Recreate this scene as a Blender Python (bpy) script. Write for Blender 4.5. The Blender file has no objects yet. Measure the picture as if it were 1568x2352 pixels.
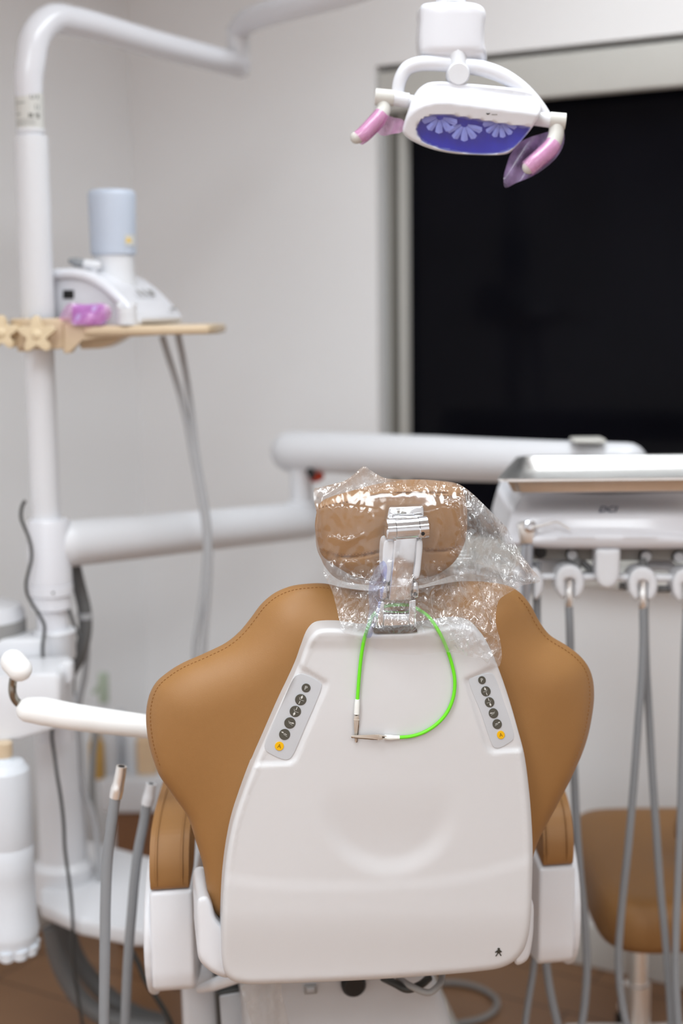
import bpy, bmesh, math, random
import numpy as np
from mathutils import Vector, Matrix, noise
from mathutils.geometry import delaunay_2d_cdt
random.seed(4)
SC = bpy.context.scene
COL = SC.collection
R_ = math.radians

# ------------------------------------------------------------------ camera
F = 50.0 / 36.0 * 2352.0
CX, CY = 784.0, 1176.0
CAMZ = 1.5
PITCH, ROLL = R_(7.95), R_(-0.6)
_right0 = Vector((1, 0, 0))
_fwd = Vector((0, math.cos(PITCH), -math.sin(PITCH)))
_up0 = _right0.cross(_fwd)
_rt = _right0 * math.cos(ROLL) + _up0 * math.sin(ROLL)
_up = _up0 * math.cos(ROLL) - _right0 * math.sin(ROLL)
CAM = Vector((0, 0, CAMZ))

def ray(px, py):
    return (_fwd + _rt * ((px - CX) / F) + _up * ((CY - py) / F))

def at(px, py, Y):
    """point seen at photo pixel (px,py) standing Y metres into the room"""
    r = ray(px, py)
    return CAM + r * (Y / r.y)

def pts3(lst, Y=None):
    out = []
    for p in lst:
        out.append(at(p[0], p[1], p[2] if len(p) > 2 else Y))
    return out

class PL:
    """a plane in the room: origin, horizontal axis u, upward axis v, normal n towards the viewer"""
    def __init__(s, o, yaw=0.0, tilt=0.0):
        s.o = Vector(o)
        y, t = R_(yaw), R_(tilt)
        s.u = Vector((math.cos(y), math.sin(y), 0))
        nh = Vector((math.sin(y), -math.cos(y), 0))
        s.v = nh * math.sin(t) + Vector((0, 0, 1)) * math.cos(t)
        s.n = nh * math.cos(t) - Vector((0, 0, 1)) * math.sin(t)
    def P(s, px, py, off=0.0):
        r = ray(px, py)
        t = (s.o + s.n * off - CAM).dot(s.n) / r.dot(s.n)
        return CAM + r * t
    def PN(s, x, y, off):
        """vectorised P"""
        x = np.asarray(x, float); y = np.asarray(y, float)
        off = np.broadcast_to(np.asarray(off, float), x.shape)
        a = (x - CX) / F; b = (CY - y) / F
        rr = np.outer(np.ones_like(x), _fwd) + np.outer(a, _rt) + np.outer(b, _up)
        n = np.array(s.n)
        t = ((np.array(s.o) - np.array(CAM)) @ n + off) / (rr @ n)
        return np.array(CAM) + rr * t[:, None]

# ------------------------------------------------------------------ materials
def s2l(c):
    return tuple((x / 255.0 / 12.92) if x / 255.0 <= 0.04045 else ((x / 255.0 + 0.055) / 1.055) ** 2.4 for x in c)

MATS = {}
def mat(name, rgb, rough=0.5, metal=0.0, var=0.03, vscale=30.0, bump=0.0, bscale=200.0, spec=0.5, coat=0.0,
        trans=0.0, ior=1.45, sss=0.0, alpha=1.0, emit=None, emit_s=0.0):
    m = bpy.data.materials.new(name); m.use_nodes = True
    nt = m.node_tree; N = nt.nodes; L = nt.links
    b = N['Principled BSDF']
    c = s2l(rgb)
    tc = N.new('ShaderNodeTexCoord')
    nz = N.new('ShaderNodeTexNoise'); nz.inputs['Scale'].default_value = vscale; nz.inputs['Detail'].default_value = 3
    L.new(tc.outputs['Object'], nz.inputs['Vector'])
    mx = N.new('ShaderNodeMix'); mx.data_type = 'RGBA'
    mx.inputs['A'].default_value = tuple(max(0, x * (1 - var)) for x in c) + (1,)
    mx.inputs['B'].default_value = tuple(min(1, x * (1 + var)) for x in c) + (1,)
    L.new(nz.outputs['Fac'], mx.inputs['Factor'])
    L.new(mx.outputs['Result'], b.inputs['Base Color'])
    b.inputs['Roughness'].default_value = rough
    b.inputs['Metallic'].default_value = metal
    b.inputs['Specular IOR Level'].default_value = spec
    b.inputs['Coat Weight'].default_value = coat
    b.inputs['Coat Roughness'].default_value = 0.15
    b.inputs['Transmission Weight'].default_value = trans
    b.inputs['IOR'].default_value = ior
    if sss > 0:
        b.inputs['Subsurface Weight'].default_value = sss
        b.inputs['Subsurface Radius'].default_value = (0.01, 0.01, 0.012)
    if emit:
        b.inputs['Emission Color'].default_value = s2l(emit) + (1,)
        b.inputs['Emission Strength'].default_value = emit_s
    if bump > 0:
        n2 = N.new('ShaderNodeTexNoise'); n2.inputs['Scale'].default_value = bscale; n2.inputs['Detail'].default_value = 4
        L.new(tc.outputs['Object'], n2.inputs['Vector'])
        bp = N.new('ShaderNodeBump'); bp.inputs['Strength'].default_value = bump; bp.inputs['Distance'].default_value = 0.002
        L.new(n2.outputs['Fac'], bp.inputs['Height']); L.new(bp.outputs['Normal'], b.inputs['Normal'])
    MATS[name] = m
    return m

def film(name, tint, body, body_w, gloss_rough=0.08, gloss_w=1.0, crease=0.0, contrast=2.2):
    """thin plastic sheet: clear or tinted see-through, a little milky body, glossy glancing reflections"""
    m = bpy.data.materials.new(name); m.use_nodes = True
    nt = m.node_tree; N = nt.nodes; L = nt.links
    N.clear()
    out = N.new('ShaderNodeOutputMaterial')
    tr = N.new('ShaderNodeBsdfTransparent'); tr.inputs[0].default_value = tint + (1,)
    df = N.new('ShaderNodeBsdfDiffuse'); df.inputs[0].default_value = body + (1,)
    tl = N.new('ShaderNodeBsdfTranslucent'); tl.inputs[0].default_value = body + (1,)
    dt = N.new('ShaderNodeMixShader'); dt.inputs[0].default_value = 0.5
    L.new(df.outputs[0], dt.inputs[1]); L.new(tl.outputs[0], dt.inputs[2])
    m1 = N.new('ShaderNodeMixShader')
    tc = N.new('ShaderNodeTexCoord'); nz = N.new('ShaderNodeTexNoise'); nz.inputs['Scale'].default_value = 26; nz.inputs['Detail'].default_value = 4
    L.new(tc.outputs['Object'], nz.inputs['Vector'])
    mr = N.new('ShaderNodeMapRange'); mr.inputs['From Min'].default_value = 0.42; mr.inputs['From Max'].default_value = 0.78
    mr.inputs['To Min'].default_value = body_w / contrast; mr.inputs['To Max'].default_value = body_w * contrast
    L.new(nz.outputs['Fac'], mr.inputs['Value']); L.new(mr.outputs[0], m1.inputs[0])
    L.new(tr.outputs[0], m1.inputs[1]); L.new(dt.outputs[0], m1.inputs[2])
    gl = N.new('ShaderNodeBsdfGlossy'); gl.inputs[0].default_value = (1, 1, 1, 1); gl.inputs['Roughness'].default_value = gloss_rough
    if crease > 0:
        vz = N.new('ShaderNodeTexNoise'); vz.inputs['Scale'].default_value = 34; vz.inputs['Detail'].default_value = 2.5; vz.inputs['Distortion'].default_value = 1.2
        mp_ = N.new('ShaderNodeMapping'); mp_.inputs['Scale'].default_value = (1.0, 1.0, 0.6)
        L.new(tc.outputs['Object'], mp_.inputs['Vector']); L.new(mp_.outputs[0], vz.inputs['Vector'])
        sb_ = N.new('ShaderNodeMath'); sb_.operation = 'SUBTRACT'; sb_.inputs[1].default_value = 0.5; L.new(vz.outputs['Fac'], sb_.inputs[0])
        ab_ = N.new('ShaderNodeMath'); ab_.operation = 'ABSOLUTE'; L.new(sb_.outputs[0], ab_.inputs[0])
        bp_ = N.new('ShaderNodeBump'); bp_.inputs['Strength'].default_value = 1.0; bp_.inputs['Distance'].default_value = crease; L.new(ab_.outputs[0], bp_.inputs['Height'])
        L.new(bp_.outputs['Normal'], gl.inputs['Normal'])
    lw = N.new('ShaderNodeLayerWeight'); lw.inputs['Blend'].default_value = 0.5
    pw = N.new('ShaderNodeMath'); pw.operation = 'POWER'; pw.inputs[1].default_value = 3.0
    L.new(lw.outputs['Facing'], pw.inputs[0])
    mu = N.new('ShaderNodeMath'); mu.operation = 'MULTIPLY_ADD'; mu.inputs[1].default_value = 0.75 * gloss_w; mu.inputs[2].default_value = 0.06 * gloss_w; mu.use_clamp = True
    L.new(pw.outputs[0], mu.inputs[0])
    m2 = N.new('ShaderNodeMixShader'); L.new(mu.outputs[0], m2.inputs[0])
    L.new(m1.outputs[0], m2.inputs[1]); L.new(gl.outputs[0], m2.inputs[2])
    L.new(m2.outputs[0], out.inputs['Surface'])
    MATS[name] = m
    return m

WALLM = mat('painted_wall', (243, 243, 244), 0.7, var=0.012, vscale=1.5, bump=0.05, bscale=150)
CEILM = mat('ceiling_paint', (236, 236, 236), 0.8, var=0.01)
TRIMM = mat('trim_paint', (222, 221, 217), 0.4, var=0.01)
WHITE = mat('white_plastic', (224, 225, 229), 0.32, var=0.012, vscale=8)
WHITE2 = mat('white_enamel', (227, 228, 234), 0.22, var=0.01, vscale=6, coat=0.3)
SHELL = mat('shell_plastic', (212, 211, 212), 0.42, var=0.012, vscale=5, bump=0.02, bscale=900)
WSOFT = mat('white_foam_sleeve', (247, 247, 246), 0.5, var=0.01, vscale=10)
LEATH = mat('tan_leatherette', (152, 110, 65), 0.46, var=0.05, vscale=14, bump=0.14, bscale=900, spec=0.4)
LEATHD = mat('tan_stitching', (140, 96, 52), 0.7, var=0.08)
CHROME = mat('chrome', (222, 224, 228), 0.1, metal=1.0, var=0.01)
STEEL = mat('brushed_steel', (244, 244, 243), 0.36, metal=1.0, var=0.05, vscale=60)
NICKEL = mat('nickel', (214, 207, 197), 0.45, metal=0.65, var=0.04)
DARKST = mat('dark_steel', (150, 145, 136), 0.25, metal=1.0, var=0.04)
GREYH = mat('grey_hose', (140, 143, 147), 0.42, var=0.04, vscale=20)
GREYL = mat('light_grey_hose', (176, 177, 180), 0.42, var=0.04)
GREYD = mat('dark_grey_hose', (104, 104, 104), 0.5, var=0.06)
GREYP = mat('grey_plastic', (150, 148, 146), 0.5, var=0.03)
GREYC = mat('grey_cap', (206, 204, 198), 0.45, var=0.02)
KEYP = mat('keypad_film', (197, 199, 203), 0.35, var=0.01)
BTN = mat('button_grey', (82, 80, 72), 0.4, var=0.04)
AMBER = mat('button_amber', (240, 184, 14), 0.4, var=0.03)
AMBT = mat('amber_print', (130, 92, 6), 0.5)
PRINT = mat('white_print', (214, 214, 210), 0.5)
INK = mat('dark_ink', (56, 54, 46), 0.6)
BLUEINK = mat('blue_ink', (40, 52, 90), 0.5)
BLACK = mat('black_rubber', (26, 25, 25), 0.5, var=0.1)
BLACKC = mat('black_cable', (54, 54, 52), 0.45, var=0.1)
GREEN = mat('green_silicone', (112, 226, 36), 0.35, var=0.03, sss=0.0)
SLEEVE = mat('milky_sleeve', (238, 240, 236), 0.35, var=0.02)
TANPL = mat('tan_plastic', (214, 192, 162), 0.42, var=0.02)
TANPD = mat('tan_plastic_knob', (226, 206, 172), 0.4, var=0.02)
BOTTLE = mat('milky_bottle', (206, 216, 232), 0.35, var=0.015, trans=0.12, sss=0.0)
BOTTLEW = mat('white_bottle', (226, 231, 238), 0.4, var=0.015)
AMBJ = mat('amber_bottle', (196, 156, 84), 0.4, var=0.05)
PEACH = mat('peach_box', (226, 196, 160), 0.6, var=0.03)
GREENT = mat('green_trigger', (182, 196, 178), 0.5, var=0.05)
RED = mat('red_band', (176, 52, 20), 0.4, var=0.1)
YELLOW = mat('warning_yellow', (240, 196, 20), 0.5)
LABELM = mat('paper_label', (214, 214, 210), 0.5, var=0.02)
LABINK = mat('label_ink', (128, 132, 132), 0.6)
WOODD = mat('cabinet_wood', (124, 84, 54), 0.5, var=0.12, vscale=18)
STOOLM = LEATH
PINKF = film('pink_film', (0.95, 0.66, 0.88), (0.88, 0.5, 0.78), 0.34, 0.2, 0.8)
PURPF = film('purple_film', (0.70, 0.52, 0.86), (0.55, 0.38, 0.74), 0.42, 0.2, 0.8)
CLEARF = film('clear_film', (0.97, 0.975, 0.98), (0.92, 0.93, 0.95), 0.15, 0.07, 2.0, crease=0.016)
CLEARP = film('clear_smooth_film', (0.975, 0.978, 0.98), (0.92, 0.93, 0.95), 0.06, 0.17, 1.1, contrast=1.25)
CLEARS = film('clear_sheet', (0.93, 0.93, 0.93), (0.85, 0.83, 0.8), 0.22, 0.12, 1.0)
LENSBED = mat('blue_reflector_bed', (74, 88, 200), 0.3, var=0.25, vscale=25)
LENSPET = mat('silver_reflector', (236, 238, 255), 0.25, var=0.08, vscale=80)
LENSG = film('blue_lens', (0.80, 0.83, 0.99), (0.3, 0.36, 0.9), 0.05, 0.06, 0.8)

def wood_floor():
    m = bpy.data.materials.new('wood_laminate'); m.use_nodes = True
    nt = m.node_tree; N = nt.nodes; L = nt.links; b = N['Principled BSDF']
    tc = N.new('ShaderNodeTexCoord'); mp = N.new('ShaderNodeMapping'); mp.inputs['Rotation'].default_value = (0, 0, R_(-30)); mp.inputs['Scale'].default_value = (1, 7, 1)
    L.new(tc.outputs['Object'], mp.inputs['Vector'])
    n1 = N.new('ShaderNodeTexNoise'); n1.inputs['Scale'].default_value = 3; n1.inputs['Detail'].default_value = 6
    L.new(mp.outputs[0], n1.inputs['Vector'])
    br = N.new('ShaderNodeTexBrick'); br.inputs['Scale'].default_value = 1.0
    br.inputs['Color1'].default_value = s2l((150, 112, 80)) + (1,); br.inputs['Color2'].default_value = s2l((138, 101, 70)) + (1,)
    br.inputs['Mortar'].default_value = s2l((86, 60, 40)) + (1,); br.inputs['Mortar Size'].default_value = 0.003
    br.inputs['Brick Width'].default_value = 1.2; br.inputs['Row Height'].default_value = 0.16
    mp2 = N.new('ShaderNodeMapping'); mp2.inputs['Rotation'].default_value = (0, 0, R_(30)); L.new(tc.outputs['Object'], mp2.inputs['Vector'])
    L.new(mp2.outputs[0], br.inputs['Vector'])
    mx = N.new('ShaderNodeMix'); mx.data_type = 'RGBA'; mx.blend_type = 'MULTIPLY'; mx.inputs['Factor'].default_value = 0.35
    cr = N.new('ShaderNodeValToRGB'); cr.color_ramp.elements[0].color = (0.6, 0.55, 0.5, 1); cr.color_ramp.elements[1].color = (1, 1, 1, 1)
    L.new(n1.outputs['Fac'], cr.inputs[0]); L.new(br.outputs['Color'], mx.inputs['A']); L.new(cr.outputs[0], mx.inputs['B'])
    L.new(mx.outputs['Result'], b.inputs['Base Color']); b.inputs['Roughness'].default_value = 0.42
    return m
FLOORM = wood_floor()

# ------------------------------------------------------------------ mesh building
def cr_spline(P, closed=False, sub=8):
    P = [Vector(p) for p in P]; n = len(P); out = []
    if n < 3 and not closed:
        return P
    rng = range(n) if closed else range(n - 1)
    for i in rng:
        p0 = P[(i - 1) % n] if closed or i > 0 else P[0] * 2 - P[1]
        p1 = P[i]; p2 = P[(i + 1) % n]
        p3 = P[(i + 2) % n] if closed or i + 2 < n else P[n - 1] * 2 - P[n - 2]
        # centripetal parametrisation
        def tj(ti, a, b): return ti + max((b - a).length, 1e-9) ** 0.5
        t0 = 0; t1 = tj(t0, p0, p1); t2 = tj(t1, p1, p2); t3 = tj(t2, p2, p3)
        for k in range(sub):
            t = t1 + (t2 - t1) * k / sub
            A1 = p0 * ((t1 - t) / (t1 - t0)) + p1 * ((t - t0) / (t1 - t0))
            A2 = p1 * ((t2 - t) / (t2 - t1)) + p2 * ((t - t1) / (t2 - t1))
            A3 = p2 * ((t3 - t) / (t3 - t2)) + p3 * ((t - t2) / (t3 - t2))
            B1 = A1 * ((t2 - t) / (t2 - t0)) + A2 * ((t - t0) / (t2 - t0))
            B2 = A2 * ((t3 - t) / (t3 - t1)) + A3 * ((t - t1) / (t3 - t1))
            out.append(B1 * ((t2 - t) / (t2 - t1)) + B2 * ((t - t1) / (t2 - t1)))
    if not closed: out.append(P[-1])
    return out

def resample(P, step, closed=False):
    P = [Vector(p) for p in P]
    if closed: P = P + [P[0]]
    L = [0.0]
    for a, b in zip(P, P[1:]): L.append(L[-1] + (b - a).length)
    n = max(3, int(round(L[-1] / step))); out = []; j = 0
    for k in range(n if closed else n + 1):
        t = L[-1] * k / n
        while j < len(P) - 2 and L[j + 1] < t: j += 1
        w = (t - L[j]) / max(L[j + 1] - L[j], 1e-12)
        out.append(P[j].lerp(P[j + 1], min(max(w, 0), 1)))
    return out

class MB:
    def __init__(s): s.v = []; s.f = []; s.mi = []; s.mats = []
    def mid(s, m):
        if m not in s.mats: s.mats.append(m)
        return s.mats.index(m)
    def add(s, vs, fs, m):
        b = len(s.v); s.v += [Vector(v) for v in vs]; k = s.mid(m)
        for f in fs: s.f.append([b + i for i in f]); s.mi.append(k)
    def tube(s, P, r, m, seg=12, sub=6, caps=True, round_caps=False, flat=1.0, flat_dir=None):
        P = [Vector(p) for p in P]
        n0 = len(P)
        rs = list(r) if isinstance(r, (list, tuple)) else [r] * n0
        if sub > 1 and n0 > 2:
            Q = cr_spline(P, False, sub); rr = []
            for i in range(len(Q)):
                t = i / sub; j = min(int(t), n0 - 2); w = t - j
                rr.append(rs[j] * (1 - w) + rs[j + 1] * w)
        else: Q, rr = P, rs
        if round_caps:
            d0 = (Q[0] - Q[1]).normalized(); d1 = (Q[-1] - Q[-2]).normalized()
            ang = (15, 35, 55, 75)
            pre = [Q[0] + d0 * rr[0] * math.sin(R_(a)) for a in reversed(ang)]; prr = [rr[0] * math.cos(R_(a)) for a in reversed(ang)]
            post = [Q[-1] + d1 * rr[-1] * math.sin(R_(a)) for a in ang]; por = [rr[-1] * math.cos(R_(a)) for a in ang]
            Q = pre + Q + post; rr = prr + rr + por
        T = []
        for i in range(len(Q)):
            a = Q[max(i - 1, 0)]; b = Q[min(i + 1, len(Q) - 1)]
            T.append((b - a).normalized())
        up = Vector(flat_dir) if flat_dir is not None else (Vector((0, 0, 1)) if abs(T[0].z) < 0.9 else Vector((1, 0, 0)))
        nrm = (up - T[0] * up.dot(T[0])).normalized()
        vs = []
        for i in range(len(Q)):
            nrm = (nrm - T[i] * nrm.dot(T[i])).normalized(); bi = T[i].cross(nrm)
            for k in range(seg):
                a = 2 * math.pi * k / seg
                vs.append(Q[i] + (nrm * math.cos(a) * flat + bi * math.sin(a)) * rr[i])
        fs = []
        for i in range(len(Q) - 1):
            for k in range(seg):
                k2 = (k + 1) % seg
                fs.append([i * seg + k, i * seg + k2, (i + 1) * seg + k2, (i + 1) * seg + k])
        if caps:
            fs.append(list(range(seg))[::-1]); b = (len(Q) - 1) * seg; fs.append([b + k for k in range(seg)])
        s.add(vs, fs, m)
    def lathe(s, base, axis, prof, m, seg=24, ex=1.0, ey=1.0):
        """prof: (radius, height along axis)"""
        ax = Vector(axis).normalized(); up = Vector((0, 1, 0)) if abs(ax.y) < 0.9 else Vector((1, 0, 0))
        a = (up - ax * up.dot(ax)).normalized(); b = ax.cross(a); base = Vector(base); vs = []; fs = []
        for (r, h) in prof:
            for k in range(seg):
                t = 2 * math.pi * k / seg
                vs.append(base + ax * h + (a * math.cos(t) * ey + b * math.sin(t) * ex) * r)
        n = len(prof)
        for i in range(n - 1):
            for k in range(seg):
                k2 = (k + 1) % seg
                fs.append([i * seg + k, i * seg + k2, (i + 1) * seg + k2, (i + 1) * seg + k])
        fs.append(list(range(seg))[::-1]); fs.append([(n - 1) * seg + k for k in range(seg)])
        s.add(vs, fs, m)
    def box(s, c, ux, uy, uz, m, bev=0.0, seg=3):
        """c centre; ux,uy,uz half-extent vectors"""
        c, ux, uy, uz = Vector(c), Vector(ux), Vector(uy), Vector(uz)
        l = (ux.length, uy.length, uz.length)
        bm = bmesh.new(); bmesh.ops.create_cube(bm, size=2.0)
        for v in bm.verts: v.co = Vector((v.co.x * l[0], v.co.y * l[1], v.co.z * l[2]))
        if bev > 0: bmesh.ops.bevel(bm, geom=bm.edges[:], offset=min(bev, 0.98 * min(l)), segments=seg, profile=0.5, affect='EDGES', clamp_overlap=True)
        X, Y, Z = ux.normalized(), uy.normalized(), uz.normalized()
        bm.verts.index_update()
        s.add([c + X * v.co.x + Y * v.co.y + Z * v.co.z for v in bm.verts], [[v.index for v in f.verts] for f in bm.faces], m)
        bm.free()
    def abox(s, x0, x1, y0, y1, z0, z1, m, bev=0.0, seg=3):
        s.box(((x0 + x1) / 2, (y0 + y1) / 2, (z0 + z1) / 2), ((x1 - x0) / 2, 0, 0), (0, (y1 - y0) / 2, 0), (0, 0, (z1 - z0) / 2), m, bev, seg)
    def prism(s, poly, ext, m, bev=0.0, seg=3):
        """planar 3D polygon extruded along vector ext, bevelled"""
        bm = bmesh.new(); vs = [bm.verts.new(Vector(p)) for p in poly]; e = Vector(ext)
        ws = [bm.verts.new(Vector(p) + e) for p in poly]; n = len(vs)
        bm.faces.new(vs); bm.faces.new(ws[::-1])
        for i in range(n): bm.faces.new([vs[(i + 1) % n], vs[i], ws[i], ws[(i + 1) % n]])
        if bev > 0: bmesh.ops.bevel(bm, geom=bm.edges[:], offset=bev, segments=seg, profile=0.5, affect='EDGES', clamp_overlap=True)
        bmesh.ops.recalc_face_normals(bm, faces=bm.faces[:])
        bm.verts.index_update()
        s.add([v.co.copy() for v in bm.verts], [[v.index for v in f.verts] for f in bm.faces], m); bm.free()

def pdist(X, Y, poly):
    """unsigned distance and inside flag of points to a closed polygon (numpy)"""
    A = np.array([(p[0], p[1]) for p in poly], float); B = np.roll(A, -1, 0)
    D2 = np.full(X.shape, 1e18); ins = np.zeros(X.shape, bool)
    for (ax, ay), (bx, by) in zip(A, B):
        dx, dy = bx - ax, by - ay; L2 = dx * dx + dy * dy + 1e-12
        t = np.clip(((X - ax) * dx + (Y - ay) * dy) / L2, 0, 1)
        D2 = np.minimum(D2, (X - ax - t * dx) ** 2 + (Y - ay - t * dy) ** 2)
        c = (ay > Y) != (by > Y)
        with np.errstate(divide='ignore', invalid='ignore'):
            xi = ax + (Y - ay) * dx / (dy if dy != 0 else 1e-12)
        ins ^= c & (X < xi)
    return np.sqrt(D2), ins

def ldist(X, Y, line):
    D2 = np.full(X.shape, 1e18)
    for (ax, ay), (bx, by) in zip(line, line[1:]):
        dx, dy = bx - ax, by - ay; L2 = dx * dx + dy * dy + 1e-12
        t = np.clip(((X - ax) * dx + (Y - ay) * dy) / L2, 0, 1)
        D2 = np.minimum(D2, (X - ax - t * dx) ** 2 + (Y - ay - t * dy) ** 2)
    return np.sqrt(D2)

def sstep(a, b, x):
    t = np.clip((x - a) / (b - a), 0, 1); return t * t * (3 - 2 * t)

def outline(poly, step, smooth=True):
    P = [Vector((p[0], p[1], 0)) for p in poly]
    if smooth: P = cr_spline(P, True, 8)
    return [(p.x, p.y) for p in resample(P, step, True)]

def cdt(poly, step, rings=()):
    """triangulated interior of a closed pixel polygon: returns x, y, dist, tris, boundary index loop"""
    B = np.array(poly, float)
    area = 0.5 * np.sum(B[:, 0] * np.roll(B[:, 1], -1) - np.roll(B[:, 0], -1) * B[:, 1])
    if area < 0: B = B[::-1]
    T = np.roll(B, -1, 0) - np.roll(B, 1, 0); T /= np.linalg.norm(T, axis=1)[:, None] + 1e-12
    NI = np.stack([-T[:, 1], T[:, 0]], 1)
    extra = []
    for e in rings:
        Q = B + NI * e; d, i = pdist(Q[:, 0], Q[:, 1], B); k = i & (d > 0.94 * e); extra.append(Q[k])
    rmax = max(rings) if len(rings) else 0
    gx, gy = np.meshgrid(np.arange(B[:, 0].min(), B[:, 0].max(), step), np.arange(B[:, 1].min(), B[:, 1].max(), step))
    gx = gx + (np.arange(gx.shape[0]) % 2)[:, None] * step * 0.5
    G = np.stack([gx.ravel(), gy.ravel()], 1)
    if len(G):
        d, i = pdist(G[:, 0], G[:, 1], B); extra.append(G[i & (d > rmax + 0.5 * step)])
    A = np.concatenate([B] + extra) if extra else B
    n = len(B)
    res = delaunay_2d_cdt([Vector(p) for p in A.tolist()], [(i, (i + 1) % n) for i in range(n)], [], 1, 1e-6)
    V = np.array([(v.x, v.y) for v in res[0]]); F_ = [list(f) for f in res[2]]
    m = {}
    for oi, ids in enumerate(res[3]):
        for a in ids: m[a] = oi
    loop = [m[i] for i in range(n)]
    d, _ = pdist(V[:, 0], V[:, 1], B)
    d[loop] = 0
    return V[:, 0], V[:, 1], d, F_, loop

def puff(mb, m, pl, poly, off=0.0, thick=0.03, R=10.0, rd=0.006, zf=None, step=25.0, smooth=True, bstep=None, back=True, nring=4, ext=None):
    """a solid whose viewer-side outline is poly (photo pixels on plane pl): rounded edge of R pixels / rd metres, height zf, depth thick"""
    O = outline(poly, bstep or max(2.0, step * 0.5), smooth)
    rings = [R * (1 - math.cos(R_(a))) for a in np.linspace(0, 90, nring + 1)[1:]] if R > 0 else []
    x, y, d, F_, loop = cdt(O, step, rings)
    z = np.zeros_like(x) + off
    if R > 0:
        t = 1 - np.minimum(d, R) / R; z = z - rd * (1 - np.sqrt(np.maximum(0, 1 - t * t)))
    if zf is not None: z = z + zf(x, y, d)
    W = pl.PN(x, y, z)
    e = Vector(ext) if ext is not None else -pl.n * thick
    vs = [Vector(w) for w in W]; n0 = len(vs); fs = [f for f in F_]
    if back:
        bk = []
        bz = min(z[loop])
        for i in loop:
            q = Vector(W[i]) + e
            if ext is None: q = q - pl.n * (z[i] - bz) * 0.0
            bk.append(q)
        vs += bk; n = len(loop)
        for k in range(n):
            k2 = (k + 1) % n
            fs.append([loop[k], loop[k2], n0 + k2, n0 + k])
        fs.append([n0 + k for k in range(n)])
    mb.add(vs, fs, m)
    return x, y, z

LOC = {}
def finish(o, label=None, cat=None, group=None, kind=None):
    if label: o['label'] = label
    if cat: o['category'] = cat
    if group: o['group'] = group
    if kind: o['kind'] = kind
    return o

def empty(name, loc, label, cat, group=None):
    o = bpy.data.objects.new(name, None); COL.objects.link(o); o.location = Vector(loc); o.empty_display_size = 0.05
    LOC[o] = Vector(loc)
    return finish(o, label, cat, group)

def build(name, mb, parent=None, label=None, cat=None, group=None, kind=None, angle=35, loc=None, recalc=True, flat=False):
    if parent is not None: L = LOC[parent]
    elif loc is not None: L = Vector(loc)
    else:
        xs = [v.x for v in mb.v]; ys = [v.y for v in mb.v]; zs = [v.z for v in mb.v]
        L = Vector(((min(xs) + max(xs)) / 2, (min(ys) + max(ys)) / 2, min(zs)))
    me = bpy.data.meshes.new(name)
    me.from_pydata([v - L for v in mb.v], [], mb.f)
    for m in mb.mats: me.materials.append(m)
    me.polygons.foreach_set('material_index', mb.mi)
    if recalc:
        bm = bmesh.new(); bm.from_mesh(me); bmesh.ops.recalc_face_normals(bm, faces=bm.faces[:]); bm.to_mesh(me); bm.free()
    if not flat:
        me.polygons.foreach_set('use_smooth', [True] * len(me.polygons))
        me.set_sharp_from_angle(angle=R_(angle))
    me.update()
    o = bpy.data.objects.new(name, me); COL.objects.link(o)
    if parent is not None: o.parent = parent
    else: o.location = L
    LOC[o] = L
    return finish(o, label, cat, group, kind)

def text2d(s, size=1.0, shear=0.0, sx=1.0, bold=0.0):
    """flat triangles of a word, centred on its own middle"""
    cu = bpy.data.curves.new('t', 'FONT'); cu.body = s; cu.size = size; cu.shear = shear; cu.resolution_u = 3; cu.offset = bold
    o = bpy.data.objects.new('t', cu); COL.objects.link(o)
    dg = bpy.context.evaluated_depsgraph_get(); dg.update()
    me = bpy.data.meshes.new_from_object(o.evaluated_get(dg))
    V = [(v.co.x * sx, v.co.y) for v in me.vertices]; Fs = [list(p.vertices) for p in me.polygons]
    bpy.data.objects.remove(o); bpy.data.curves.remove(cu); bpy.data.meshes.remove(me)
    cx = (min(v[0] for v in V) + max(v[0] for v in V)) / 2; cy = (min(v[1] for v in V) + max(v[1] for v in V)) / 2
    return [(a - cx, b - cy) for a, b in V], Fs

def put2d(mb, m, V, Fs, fn):
    mb.add([fn(a, b) for a, b in V], Fs, m)
# ------------------------------------------------------------------ room (its walls stand 30 degrees to the view)
C0 = Vector((-0.53, 3.75, 0))
E1 = Vector((math.cos(R_(30)), -math.sin(R_(30)), 0))      # along the window wall
E2 = Vector((-math.sin(R_(30)), -math.cos(R_(30)), 0))     # along the left wall, towards the viewer
UZ = Vector((0, 0, 1))
LW, LD, HC = 5.0, 5.6, 2.75
def room(a, b, z=0.0): return C0 + E1 * a + E2 * b + UZ * z
def slab(name, a0, a1, b0, b1, z0, z1, m, bev=0.0, parent=None, **k):
    mb = MB(); mb.box(room((a0 + a1) / 2, (b0 + b1) / 2, (z0 + z1) / 2), E1 * (a1 - a0) / 2, E2 * (b1 - b0) / 2, UZ * (z1 - z0) / 2, m, bev)
    return build(name, mb, parent, **k)
ST = dict(kind='structure')
slab('floor', -0.2, LW + 0.2, -0.2, LD + 0.2, -0.1, 0.0, FLOORM, **ST)
slab('ceiling', -0.2, LW + 0.2, -0.2, LD + 0.2, HC, HC + 0.1, CEILM, **ST)
slab('wall_left', -0.15, 0.0, -0.15, LD, 0, HC, WALLM, **ST)
slab('wall_right', LW, LW + 0.15, -0.15, LD, 0, HC, WALLM, **ST)
slab('wall_rear', -0.15, LW + 0.15, LD, LD + 0.15, 0, HC, WALLM, **ST)
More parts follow.
